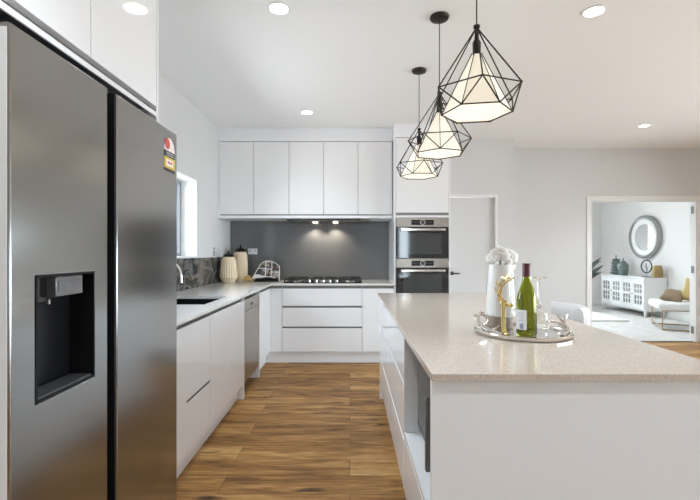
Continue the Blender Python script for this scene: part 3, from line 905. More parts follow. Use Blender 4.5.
# ------------------------------------------------------------------ cooktop
ck = thing('cooktop', 'black five-burner gas cooktop with steel knobs on the back worktop', 'cooktop', (-0.305, 5.07, 0.92))
cx0, cx1, cy0, cy1 = -0.765, 0.135, 4.835, 5.33
MB().box(cx0, cx1, cy0, cy1, 0.921, 0.931, b=0.004).build('plate', M['black_gloss'], ck)
burn = [(-0.63, 4.97, 0.035), (-0.63, 5.21, 0.045), (-0.315, 5.13, 0.06), (0.0, 4.97, 0.045), (0.0, 5.21, 0.035)]
for (x, y, r_) in burn:
    bo = MB().lathe([(0, 0.9315), (r_ * 1.25, 0.9315), (r_ * 1.2, 0.940), (r_ * 0.9, 0.945), (0, 0.945)], (x, y, 0), seg=24).build('burner', M['steel'], ck)
    MB().lathe([(0, 0.945), (r_ * 0.85, 0.945), (r_ * 0.85, 0.952), (r_ * 0.7, 0.955), (0, 0.956)], (x, y, 0), seg=24).build('burner_cap', M['iron'], bo)
for (xa, xb, ya, yb) in ((-0.755, -0.495, 4.85, 5.32), (-0.475, -0.155, 4.98, 5.32), (-0.135, 0.125, 4.85, 5.32)):
    g = MB()
    w = 0.006
    for x in (xa, xb): g.box(x - w, x + w, ya, yb, 0.957, 0.969, b=0.002)
    for y in (ya, yb): g.box(xa - w, xb + w, y - w, y + w, 0.957, 0.969, b=0.002)
    xm = (xa + xb) / 2
    g.box(xm - w, xm + w, ya, yb, 0.958, 0.9685, b=0.002)
    for f in (0.27, 0.5, 0.76):
        y = ya + (yb - ya) * f
        g.box(xa, xb, y - w, y + w, 0.958, 0.9685, b=0.002)
    for x in (xa, xb):
        for y in (ya, yb):
            g.box(x - w, x + w, y - w, y + w, 0.9312, 0.96, b=0.001)
    g.build('pan_support', M['iron'], ck)
for k in range(5):
    MB().lathe([(0, 0.9315), (0.021, 0.9315), (0.019, 0.955), (0.016, 0.957), (0, 0.957)], (-0.475 + k * 0.08, 4.885, 0), seg=18).build('knob', M['chrome'], ck)

# ------------------------------------------------------------------ sockets
ps = thing('power_outlet', 'white double power outlet on the grey splashback beside the jars', 'outlet', (-1.265, YB - 0.01, 1.285))
MB().box(-1.325, -1.205, YB - 0.021, YB - 0.0095, 1.250, 1.325, b=0.003).build('plate', M['switch'], ps)
for x in (-1.30, -1.23): MB().box(x - 0.012, x + 0.012, YB - 0.024, YB - 0.0212, 1.285, 1.312, b=0.001).build('rocker', M['label_grey'], ps)
s2 = thing('wall_switch', 'small white and black switch on the left wall beside the window', 'switch', (XL, 4.80, 1.28))
MB().box(XL + 0.0005, XL + 0.010, 4.765, 4.835, 1.225, 1.345, b=0.003).build('plate', M['switch'], s2)
MB().box(XL + 0.0102, XL + 0.0125, 4.783, 4.817, 1.305, 1.332, b=0.001).build('rocker', M['black'], s2)
MB().ring_slab('x', XL + 0.0102, XL + 0.0118, (4.778, 4.822, 1.236, 1.292), (4.79, 4.81, 1.249, 1.280)).build('socket', M['black'], s2)

# ------------------------------------------------------------------ jars and cookbook on the worktop
def jar(label, x, y, prof, lid, seg=44):
    t = thing('canister', label, 'jar', (x, y, 0.92), 'cream jars')
    MB().lathe(prof, (x, y, 0.9205), seg=seg, rib=1, ribd=0.07).build('body', M['cream'], t, angle=8)
    MB().lathe(lid, (x, y, 0.9205), seg=32).build('lid', M['black_satin'], t)
jar('squat cream ribbed jar with black lid in the worktop corner', -1.425, 4.93,
    [(0, 0), (0.062, 0), (0.072, 0.004), (0.082, 0.03), (0.100, 0.062), (0.100, 0.09), (0.090, 0.20), (0.082, 0.265), (0.060, 0.302), (0.055, 0.302), (0, 0.30)],
    [(0, 0.303), (0.063, 0.303), (0.064, 0.310), (0.055, 0.326), (0.030, 0.340), (0.012, 0.346), (0.008, 0.352), (0.012, 0.362), (0.010, 0.372), (0, 0.375)])
jar('taller cream ribbed jar with black pointed lid, behind the squat one', -1.362, 5.22,
    [(0, 0), (0.066, 0), (0.074, 0.004), (0.083, 0.03), (0.088, 0.07), (0.090, 0.15), (0.087, 0.25), (0.082, 0.33), (0.068, 0.362), (0.058, 0.362), (0, 0.36)],
    [(0, 0.3625), (0.072, 0.3625), (0.073, 0.372), (0.060, 0.390), (0.034, 0.405), (0.014, 0.412), (0.008, 0.420), (0.013, 0.432), (0.009, 0.446), (0, 0.452)])
# gold bead ornament
gb = MB()
random.seed(4)
for k in range(34):
    a = k * 0.62
    gb.ball((-1.225 + 0.055 * math.cos(a) * (1 - k / 60), 5.03 + 0.03 * math.sin(a), 0.9345 + 0.0016 * k + random.random() * 0.004), 0.0125, seg=8)
tag(gb.build('bead_ornament', M['gold']), 'small heap of gold beads between the tall jar and the cookbook', 'ornament')

bk = thing('cookbook', 'open illustrated cookbook leaning on a dark stand beside the jars', 'book', (-1.04, 5.17, 0.92))
def bp(px, py, d=0.0):
    # page plane leans back: lower edge forward
    z = 0.9225 + (281.0 - py) / 81.5
    x = (px - 265.0) / 81.5 * 1.0 - 1.04
    return x, z
outline = [(251.8, 278.3), (254.5, 273.5), (257.2, 268.2), (259.8, 263.6), (263.0, 260.8), (266.5, 259.9), (270.5, 260.2), (275.0, 262.2), (279.2, 265.3), (279.6, 272.0), (279.6, 280.6), (275.5, 278.0), (270.5, 276.8), (265.5, 276.6), (261.0, 277.2), (256.5, 278.9)]
pl = [bp(*p) for p in outline]
lean = Matrix.Translation((0, 5.12, 0.9225)) @ Matrix.Rotation(math.radians(-14), 4, 'X') @ Matrix.Translation((0, 0, -0.9225))
MB().prism(pl, 'y', 0.0, 0.014).xf(lean).build('book_block', M['ceramic'], bk)
def inset(cells, name, mat):
    q = MB()
    for c in cells: q.prism([bp(*p) for p in c], 'y', -0.0022, 0.0)
    q.xf(lean).build(name, mat, bk)
inset([[(258.6, 267.0), (261.2, 262.8), (264.9, 260.9), (264.9, 267.4), (258.3, 267.4)],
       [(257.9, 268.2), (264.9, 268.2), (264.9, 275.6), (261.5, 275.2), (259.5, 274.0), (255.2, 274.0)],
       [(265.9, 260.6), (270.9, 261.0), (271.2, 268.0), (265.9, 268.0)],
       [(271.8, 261.6), (274.8, 262.8), (278.6, 265.6), (278.8, 271.4), (271.9, 271.4)],
       [(265.9, 268.9), (271.2, 268.9), (271.2, 276.0), (265.9, 276.0)],
       [(271.9, 272.0), (278.8, 272.0), (278.8, 279.0), (275.0, 277.0), (271.9, 276.2)]], 'page_picture', M['page'])
st = MB()
st.box(-1.165, -0.865, 5.085, 5.20, 0.9215, 0.932, b=0.002)
st.box(-1.15, -0.87, 5.098, 5.112, 0.932, 0.962, b=0.002)
st.prism([(5.235, 0.9215), (5.25, 0.9215), (5.175, 1.10), (5.16, 1.10)], 'x', -1.05, -0.98)
st.build('stand', M['black_satin'], bk)

# ------------------------------------------------------------------ island
IX0, IX1, IY0, IY1 = 0.241, 1.172, 1.239, 3.69
tag(MB().box(IX0, IX1, IY0, IY1, 0.898, 0.92, b=0.0015).build('island_worktop', M['quartz']), 'long beige speckled stone top of the kitchen island', 'worktop')
isl = thing('kitchen_island', 'white gloss kitchen island with drawers and a microwave niche', 'island', (0.6, 2.45, 0))
fx = 0.258
MB().box(0.2425, 1.14, 1.253, 1.271, 0.001, 0.897, b=0.001).build('end_panel', M['satin'], isl)
MB().box(fx, 0.90, 3.655, 3.673, 0.001, 0.897, b=0.001).build('end_panel', M['gloss'], isl)
MB().box(0.82, 0.838, 1.271, 3.655, 0.001, 0.897, b=0).build('back_panel', M['gloss'], isl)
bo = MB()
bo.box(0.300, 0.820, 2.016, 3.655, 0.14, 0.897, b=0)
bo.box(0.300, 0.820, 1.271, 1.985, 0.14, 0.40, b=0)
bo.build('body', M['satin'], isl)
MB().box(0.2585, 0.820, 1.998, 2.0155, 0.142, 0.897, b=0).build('niche_wall', M['gloss'], isl)
MB().box(0.2585, 0.820, 1.2715, 1.9975, 0.402, 0.424, b=0).build('niche_floor', M['gloss'], isl)
MB().box(0.315, 0.80, 1.29, 3.65, 0.001, 0.139, b=0).build('kickboard', M['gloss'], isl)
ch = MB()
ch.box(0.285, 0.2995, 2.018, 3.653, 0.862, 0.897, b=0).box(0.285, 0.2995, 2.018, 3.653, 0.62, 0.68, b=0).box(0.285, 0.2995, 2.018, 3.653, 0.35, 0.42, b=0)
ch.build('finger_channel', M['trim'], isl)
for (ya, yb) in ((2.0175, 2.834), (2.837, 3.653)):
    for za, zb in ((0.660, 0.876), (0.388, 0.644), (0.142, 0.372)):
        MB().box(fx, 0.277, ya, yb, za, zb).build('drawer', M['gloss'], isl)
MB().box(fx, 0.277, 1.273, 1.9965, 0.142, 0.398).build('drawer', M['gloss'], isl)

mw = thing('microwave', 'dark grey built-in microwave oven in the island niche', 'microwave', (0.5, 1.63, 0.424))
MB().box(0.345, 0.79, 1.30, 1.95, 0.4255, 0.86, b=0.002).build('body', M['dark_grey'], mw)
MB().ring_slab('x', 0.322, 0.344, (1.2735, 1.9955, 0.462, 0.895), (1.33, 1.955, 0.50, 0.865), b=0.001).build('trim_frame', M['dark_grey'], mw)
md = MB().box(0.318, 0.343, 1.46, 1.953, 0.503, 0.862, b=0.002).build('door', M['microwave'], mw)
MB().box(0.3165, 0.3185, 1.55, 1.93, 0.53, 0.835, b=0).build('window', M['oven_window'], md)
mh = MB().box(0.268, 0.284, 1.485, 1.508, 0.500, 0.765, b=0.003)
for z in (0.53, 0.735): mh.box(0.284, 0.318, 1.490, 1.503, z - 0.008, z + 0.008, b=0)
mh.build('handle', M['screen_grey'], md)
MB().box(0.318, 0.343, 1.332, 1.458, 0.503, 0.862, b=0.002).build('control_panel', M['black_gloss'], mw)

# ------------------------------------------------------------------ bar stool
bs = thing('bar_stool', 'white upholstered low-back bar stool on the far side of the island', 'stool', (1.41, 2.95, 0))
sx, sy = 1.41, 2.95
MB().box(sx - 0.20, sx + 0.19, sy - 0.20, sy + 0.20, 0.62, 0.70, b=0.035, seg=4).build('seat', M['fabric_white'], bs)
bk_ = MB()
pts = []
for k in range(13):
    a = -1.05 + 2.1 * k / 12
    pts.append((sx - 0.02 + 0.225 * math.cos(a), sy + 0.215 * math.sin(a)))
bb = bmesh.new()
rows = []
for (px_, py_) in pts:
    d = Vector((px_ - (sx - 0.02), py_ - sy, 0)).normalized()
    prof = [(-0.032, 0.68), (-0.034, 0.86), (-0.026, 0.892), (-0.012, 0.906), (0.004, 0.909), (0.020, 0.902), (0.032, 0.885), (0.036, 0.85), (0.034, 0.68)]
    rows.append([bb.verts.new((px_ + d.x * u, py_ + d.y * u, z)) for u, z in prof])
n = len(rows[0])
for A, B in zip(rows, rows[1:]):
    for k in range(n):
        bb.faces.new((A[k], A[(k + 1) % n], B[(k + 1) % n], B[k]))
bb.faces.new(rows[0]); bb.faces.new(rows[-1])
bmesh.ops.recalc_face_normals(bb, faces=bb.faces)
bk_._merge(bb)
bk_.build('backrest', M['fabric_white'], bs, angle=50)
for dx, dy in ((-1, -1), (-1, 1), (1, -1), (1, 1)):
    MB().tube([(sx + dx * 0.15, sy + dy * 0.17, 0.62), (sx + dx * 0.19, sy + dy * 0.21, 0.001)], [0.014, 0.010]).build('leg', M['black_satin'], bs)
fr_ = MB()
q = 0.176; qy = 0.196
fr_.tube([(sx - q, sy - qy, 0.22), (sx + q, sy - qy, 0.22), (sx + q, sy + qy, 0.22), (sx - q, sy + qy, 0.22)], 0.007, cyc=True)
fr_.build('footrest', M['black_satin'], bs)

# ------------------------------------------------------------------ tray and things on the island
TX, TY, TZ = 0.765, 1.865, 0.9205
tray = thing('serving_tray', 'round silver mirrored tray with antler handles on the island', 'tray', (TX, TY, TZ))
MB().lathe([(0, 0.0), (0.19, 0.0), (0.203, 0.004), (0.205, 0.014), (0.201, 0.018), (0.196, 0.016), (0.193, 0.008), (0.188, 0.006), (0, 0.006)], (TX, TY, TZ), seg=64).build('base', M['silver'], tray)
MB().lathe([(0, 0.0062), (0.187, 0.0062), (0.187, 0.0072), (0, 0.0072)], (TX, TY, TZ), seg=64).build('mirror_plate', M['mirror'], tray)

def antler(main, tines, r):
    m = MB()
    def smooth(p):
        out = []
        for i in range(len(p) - 1):
            p0 = Vector(p[max(i - 1, 0)]); p1 = Vector(p[i]); p2 = Vector(p[i + 1]); p3 = Vector(p[min(i + 2, len(p) - 1)])
            for s in range(5):
                t = s / 5
                out.append(0.5 * ((2 * p1) + (p2 - p0) * t + (2 * p0 - 5 * p1 + 4 * p2 - p3) * t * t + (3 * p1 - p0 - 3 * p2 + p3) * t ** 3))
        out.append(Vector(p[-1]))
        return out
    P = smooth(main)
    m.tube(P, [r * (1 - 0.55 * i / len(P)) for i in range(len(P))], seg=10)
    for tn in tines:
        Q = smooth(tn)
        m.tube(Q, [r * 0.7 * (1 - 0.7 * i / len(Q)) for i in range(len(Q))], seg=8)
    return m
AX = lambda p: [(TX + x, TY + y, TZ + z) for x, y, z in p]
la = antler(AX([(-0.13, -0.12, 0.012), (-0.165, -0.07, 0.022), (-0.188, -0.02, 0.040), (-0.190, 0.02, 0.068), (-0.165, 0.05, 0.082), (-0.135, 0.07, 0.066), (-0.125, 0.09, 0.036), (-0.145, 0.11, 0.012)]),
            [AX([(-0.188, -0.02, 0.042), (-0.207, 0.0, 0.066), (-0.205, 0.01, 0.086)]),
             AX([(-0.165, -0.07, 0.022), (-0.135, -0.06, 0.034), (-0.115, -0.04, 0.040)]),
             AX([(-0.17, 0.046, 0.081), (-0.15, 0.035, 0.062), (-0.145, 0.03, 0.046)])], 0.0105)
la.build('handle', M['silver'], tray)
ra = antler(AX([(0.105, -0.145, 0.012), (0.150, -0.10, 0.018), (0.180, -0.04, 0.026), (0.195, 0.01, 0.038), (0.208, 0.035, 0.056), (0.222, 0.045, 0.074)]),
            [AX([(0.188, -0.015, 0.032), (0.158, -0.005, 0.046), (0.125, 0.0, 0.050), (0.100, 0.0, 0.046)]),
             AX([(0.168, -0.07, 0.022), (0.150, -0.05, 0.040), (0.140, -0.04, 0.058)]),
             AX([(0.195, 0.01, 0.04), (0.178, 0.025, 0.062), (0.170, 0.03, 0.078)]),
             AX([(0.195, 0.01, 0.038), (0.190, 0.06, 0.024), (0.165, 0.095, 0.012)])], 0.0095)
ra.build('handle', M['silver'], tray)
TT = TZ + 0.0073   # top of the tray plate

# white tapered vase with orchids
vx, vy = 0.712, 1.985
va = thing('vase', 'tall white tapered vase on a taupe foot, holding white orchids', 'vase', (vx, vy, TT))
MB().lathe([(0, 0), (0.052, 0), (0.056, 0.004), (0.058, 0.052), (0, 0.052)], (vx, vy, TT + 0.0003), seg=40).build('base', M['taupe'], va)
MB().lathe([(0, 0.0525), (0.060, 0.0525), (0.066, 0.058), (0.067, 0.075), (0.063, 0.15), (0.058, 0.22), (0.054, 0.285), (0.053, 0.293), (0.049, 0.293), (0.050, 0.27), (0, 0.26)], (vx, vy, TT), seg=48).build('body', M['ceramic'], va)
fl = thing('orchid', 'white orchid blooms bunched in the tapered vase', 'flower', (vx, vy, TT + 0.27))
def flower(c, size, tilt, yaw):
    m = MB()
    for k in range(5):
        a = 2 * PI * k / 5 + PI / 2
        wid = 0.95 if k in (1, 4) else 0.62
        vsx = []
        N = 7
        for i in range(N):
            t = i / (N - 1)
            wv = wid * math.sin(PI * min(1, 0.08 + 0.92 * t) ** 0.8) * size
            for sgn in (-1, -0.5, 0, 0.5, 1):
                rr = t * size
                x = rr; y = wv * sgn * 0.7
                z = 0.25 * size * (1 - (2 * t - 1) ** 2) - 0.18 * size * sgn * sgn
                vsx.append((x * math.cos(a) - y * math.sin(a), x * math.sin(a) + y * math.cos(a), z))
        fs = [(i * 5 + j, i * 5 + j + 1, (i + 1) * 5 + j + 1, (i + 1) * 5 + j) for i in range(N - 1) for j in range(4)]
        m.raw(vsx, fs)
    m.ball((0, 0, 0.12 * size), 0.16 * size, seg=8)
    m.xf(Matrix.Translation(c) @ Matrix.Rotation(yaw, 4, 'Z') @ Matrix.Rotation(tilt, 4, 'X'))
    return m
for (dx, dy, dz, s, ti, yw) in ((-0.010, -0.02, 0.343, 0.046, 1.3, -0.2), (0.036, -0.03, 0.328, 0.046, 1.25, 0.3), (0.050, -0.008, 0.296, 0.036, 1.5, 0.7), (0.012, 0.02, 0.352, 0.040, 1.0, 0.1), (-0.046, 0.000, 0.322, 0.032, 1.2, -0.9)):
    flower((vx + dx, vy + dy, TT + dz), s, ti, yw).build('bloom', M['petal'], fl)
stm = MB()
for (dx, dy, dz) in ((-0.012, -0.012, 0.325), (0.030, -0.02, 0.312), (0.008, 0.015, 0.35)):
    stm.tube([(vx, vy, TT + 0.264), (vx + dx * 0.5, vy + dy * 0.5, TT + 0.264 + (dz - 0.264) * 0.6), (vx + dx, vy + dy, TT + dz)], 0.0025, seg=6)
stm.build('stem', M['stem'], fl)

# gold stag ornament
gx, gy = 0.657, 1.80
sg = thing('stag_figurine', 'slim gold stag-head ornament with curling antlers on the tray', 'figurine', (gx, gy, TT))
MB().lathe([(0, 0), (0.022, 0), (0.022, 0.004), (0.012, 0.008), (0.0095, 0.02), (0.0085, 0.06), (0.009, 0.10), (0.011, 0.125), (0.0, 0.13)], (gx, gy, TT + 0.0003), seg=20).build('stand', M['gold'], sg)
hdm = MB()
hdm.ball((gx + 0.002, gy, TT + 0.132), 0.016, 0.012, 0.016, seg=14)
hdm.ball((gx + 0.020, gy - 0.004, TT + 0.124), 0.020, 0.009, 0.009, seg=12)
hdm.ball((gx - 0.012, gy - 0.012, TT + 0.146), 0.010, 0.004, 0.005, seg=8)
hdm.ball((gx - 0.012, gy + 0.012, TT + 0.146), 0.010, 0.004, 0.005, seg=8)
hdm.build('head', M['gold'], sg)
for sgn in (-1, 1):
    o = 0.010 * sgn
    aa = antler([(gx, gy + o, TT + 0.142), (gx - 0.016, gy + 1.4 * o, TT + 0.165), (gx - 0.016, gy + 1.8 * o, TT + 0.195), (gx - 0.001, gy + 2.0 * o, TT + 0.220), (gx + 0.024, gy + 2.2 * o, TT + 0.236), (gx + 0.042, gy + 2.2 * o, TT + 0.244)],
                [[(gx - 0.017, gy + 1.6 * o, TT + 0.175), (gx - 0.028, gy + 1.7 * o, TT + 0.185), (gx - 0.030, gy + 1.8 * o, TT + 0.200)],
                 [(gx - 0.012, gy + 1.8 * o, TT + 0.203), (gx - 0.022, gy + 2.0 * o, TT + 0.218), (gx - 0.020, gy + 2.0 * o, TT + 0.232)],
                 [(gx + 0.004, gy + 2.0 * o, TT + 0.224), (gx + 0.000, gy + 2.2 * o, TT + 0.240), (gx + 0.004, gy + 2.3 * o, TT + 0.252)],
                 [(gx + 0.024, gy + 2.2 * o, TT + 0.236), (gx + 0.024, gy + 2.3 * o, TT + 0.250), (gx + 0.030, gy + 2.4 * o, TT + 0.260)]], 0.0055)
    aa.build('antler', M['gold'], sg)

# wine bottle
bx, by = 0.742, 1.765
wb_ = thing('wine_bottle', 'green glass wine bottle with maroon foil cap and white label', 'bottle', (bx, by, TT))
R_ = 0.0405
MB().lathe([(0, 0.012), (0.020, 0.006), (0.034, 0.0005), (0.038, 0.002), (R_, 0.008), (R_, 0.142), (0.0395, 0.156), (0.0358, 0.175), (0.0300, 0.194), (0.0220, 0.217), (0.0165, 0.237), (0.0145, 0.255), (0.0142, 0.300),
            (0.0120, 0.300), (0.0120, 0.255), (0.014, 0.237), (0.0195, 0.216), (0.0275, 0.193), (0.0334, 0.174), (0.0370, 0.155), (0.0380, 0.142), (0.0380, 0.012), (0.034, 0.007), (0.02, 0.011), (0, 0.016)], (bx, by, TT), seg=48).build('glass', M['bottle'], wb_, angle=60)
MB().lathe([(0, 0.0165), (0.0203, 0.0118), (0.0335, 0.009), (0.0370, 0.013), (0.0370, 0.142), (0.0360, 0.155), (0.0324, 0.174), (0.0292, 0.185), (0, 0.185)], (bx, by, TT), seg=48).build('wine', clear_glass('pale_wine', (0.86, 0.82, 0.36), 0.0, 1.33), wb_, angle=60)
MB().lathe([(0, 0.302), (0.0150, 0.302), (0.0156, 0.300), (0.0158, 0.249), (0.0160, 0.248), (0.0168, 0.248), (0.0166, 0.301), (0.0155, 0.3045), (0, 0.305)], (bx, by, TT), seg=32).build('foil_cap', M['maroon'], wb_)
def curved_patch(a0, a1, z0, z1, rad, th=0.0004, n=14):
    m = MB()
    vv = []
    for r2 in (rad, rad + th):
        for i in range(n + 1):
            a = a0 + (a1 - a0) * i / n
            vv += [(bx + r2 * math.cos(a), by + r2 * math.sin(a), TT + z0), (bx + r2 * math.cos(a), by + r2 * math.sin(a), TT + z1)]
    f = []
    o = 2 * (n + 1)
    for i in range(n):
        p = 2 * i
        f.append((o + p, o + p + 2, o + p + 3, o + p + 1))
        f.append((p, p + 1, p + 3, p + 2))
        f.append((p, p + 2, o + p + 2, o + p)); f.append((p + 1, o + p + 1, o + p + 3, p + 3))
    f.append((0, o, o + 1, 1)); e_ = 2 * n
    f.append((e_, e_ + 1, o + e_ + 1, o + e_))
    m.raw(vv, f)
    return m
lb = curved_patch(math.radians(168), math.radians(248), 0.030, 0.112, R_ + 0.0002).build('label', M['label'], wb_)
ink = MB()
for k in range(9):
    a = math.radians(208 + 2.6 * k)
    t_ = curved_patch(a, a + math.radians(1.1 + 0.9 * (k % 3 == 0)), 0.034, 0.056, R_ + 0.0006, 0.0003, 2)
    me = bpy.data.meshes.new('t'); t_.bm.to_mesh(me); ink.bm.from_mesh(me); bpy.data.meshes.remove(me)
ink.build('barcode', M['label_ink'], lb)
ink = MB()
for k in range(5):
    t_ = curved_patch(math.radians(192), math.radians(232 - 5 * (k % 2)), 0.066 + k * 0.008, 0.0685 + k * 0.008, R_ + 0.0006, 0.0003, 6)
    me = bpy.data.meshes.new('t'); t_.bm.to_mesh(me); ink.bm.from_mesh(me); bpy.data.meshes.remove(me)
ink.build('label_print', M['label_grey'], lb)

# upturned crystal wine glasses
def wine_glass(label, x, y):
    t = thing('wine_glass', label, 'glass', (x, y, TT), 'upturned wine glasses')
    prof = [(0.0345, 0.0), (0.0385, 0.030), (0.0395, 0.055), (0.034, 0.085), (0.020, 0.108), (0.0075, 0.120), (0.0, 0.121),]
    inner = [(0.0330, 0.0), (0.0368, 0.030), (0.0376, 0.055), (0.032, 0.083), (0.018, 0.104), (0.0, 0.112)]
    m = MB()
    m.lathe([(0.0, 0.1125)] + [(r, h) for r, h in inner[::-1][1:]] + prof[:5] + [(0.0085, 0.119), (0.0, 0.1225)], (x, y, TT + 0.0004), seg=24, rib=1, ribd=0.02)
    m.build('bowl', M['crystal'], t, angle=20)
    MB().lathe([(0, 0.1195), (0.0078, 0.1195), (0.0050, 0.135), (0.0042, 0.17), (0.0048, 0.222), (0.008, 0.232), (0, 0.232)], (x, y, TT), seg=16).build('stem', M['crystal'], t)
    MB().lathe([(0, 0.2322), (0.012, 0.2322), (0.033, 0.2375), (0.0345, 0.2395), (0.033, 0.2405), (0, 0.2405)], (x, y, TT), seg=32).build('foot', M['crystal'], t)
wine_glass('upturned crystal wine glass between the white vase and the bottle', 0.715, 1.87)
wine_glass('upturned crystal wine glass on the stool side of the bottle', 0.840, 1.87)

# ------------------------------------------------------------------ pendant lamps
PX = 0.557
def pendant(label, rot):
    t = thing('pendant_lamp', label, 'pendant lamp', (0, 0, H), 'geometric pendant lamps over the island')
    MB().lathe([(0, -0.001), (0.058, -0.001), (0.060, -0.006), (0.055, -0.018), (0.030, -0.026), (0.0, -0.026)], (0, 0, H), seg=32).build('canopy', M['cage'], t)
    MB().tube([(0, 0, H - 0.026), (0, 0, 2.27)], 0.0028, seg=8).build('cord', M['cage'], t)
    so = MB()
    so.lathe([(0, 2.125), (0.017, 2.125), (0.018, 2.20), (0.010, 2.215), (0.008, 2.26), (0.014, 2.265), (0.014, 2.275), (0, 2.278)], (0, 0, 0), seg=16)
    so.build('socket', M['cage'], t)
    U = [(0.193 * math.sin(rot + k * PI / 3), -0.193 * math.cos(rot + k * PI / 3), 1.98) for k in range(6)]
    B = [(0.151 * math.sin(rot + (k + 0.5) * PI / 3), -0.151 * math.cos(rot + (k + 0.5) * PI / 3), 1.89) for k in range(6)]
    A = (0, 0, 2.268)
    cg = MB()
    w = 0.0031
    for k in range(6):
        cg.tube([A, U[k]], w, seg=6); cg.tube([U[k], U[(k + 1) % 6]], w, seg=6); cg.tube([B[k], B[(k + 1) % 6]], w, seg=6)
        cg.tube([U[k], B[k]], w, seg=6); cg.tube([U[(k + 1) % 6], B[k]], w, seg=6)
        cg.ball(U[k], 0.0045, seg=8); cg.ball(B[k], 0.0045, seg=8)
        I = (0.02 * math.sin(rot + (k + 0.5) * PI / 3), -0.02 * math.cos(rot + (k + 0.5) * PI / 3), 2.155)
        cg.tube([I, B[k]], 0.0020, seg=6)
    cg.build('wire_cage', M['cage'], t)
    sh = MB()
    ro = rot + PI / 6 - PI / 2
    sh.lathe([(0.018, 2.145), (0.020, 2.145), (0.1475, 1.8935), (0.1455, 1.8935)], (0, 0, 0), seg=6, rot=ro, closed=True)
    sh.build('lamp_shade', M['shade'], t)
    MB().lathe([(0, 1.900), (0.1405, 1.900), (0.1420, 1.897), (0, 1.897)], (0, 0, 0), seg=6, rot=ro).build('diffuser', M['diffuser'], t)
    return t
p1 = pendant('large black wire pendant lamp nearest the viewer, over the tray', math.radians(-10))
p1.location = (PX, 1.847, H)
p2 = pendant('middle one of the three black wire pendant lamps', math.radians(20)); p2.location = (PX, 2.616, H)
p3 = pendant('farthest black wire pendant lamp, in front of the oven tower', math.radians(2)); p3.location = (PX, 3.385, H)

# ------------------------------------------------------------------ ceiling downlights
def downlight(label, x, y, watts=22):
    t = thing('downlight', label, 'downlight', (x, y, H), 'recessed ceiling downlights')
    MB().lathe([(0.054, -0.0005), (0.068, -0.0005), (0.067, -0.005), (0.057, -0.008), (0.054, -0.006)], (x, y, H), seg=32, closed=True).build('trim_ring', M['trim'], t)
    MB().lathe([(0, -0.001), (0.0535, -0.001), (0.0535, -0.004), (0, -0.004)], (x, y, H), seg=32).build('lens', M['lamp_lens'], t)
    L = bpy.data.lights.new('downlight_beam', 'SPOT'); L.energy = watts; L.spot_size = math.radians(105); L.spot_blend = 0.8
    L.color = (0.86, 0.94, 1.0); L.shadow_soft_size = 0.04
    o = bpy.data.objects.new('downlight_beam', L); C.objects.link(o); o.parent = t; o.location = (0, 0, -0.012)
    return t
downlight('round ceiling downlight nearest the refrigerator, at the top of the picture', -0.427, 2.525)
downlight('round ceiling downlight in front of the wall cabinets', -0.45, 4.40, 7)
downlight('round ceiling downlight on the living side of the pendants, near the top edge', 1.485, 2.556)
downlight('round ceiling downlight in front of the living room opening', 3.41, 4.87)

downlight('unseen ceiling downlight added for fill behind the viewer on the refrigerator side', -0.427, 0.65)  # this and the next three are out of view, added for flatter fill
downlight('unseen ceiling downlight added for fill behind the viewer on the island side', 1.485, 0.65)
downlight('unseen ceiling downlight added for fill over the dining area beside the island', 3.41, 2.556)
downlight('unseen ceiling downlight added for fill at the front of the dining area', 3.41, 0.65)

downlight('unseen ceiling downlight added to brighten the living room, near the armchair', 4.6, 7.1, 40)  # hidden pair of lamps, added to even out the living room brightness
downlight('unseen ceiling downlight added to brighten the living room, near the potted plant', 4.6, 9.2, 40)

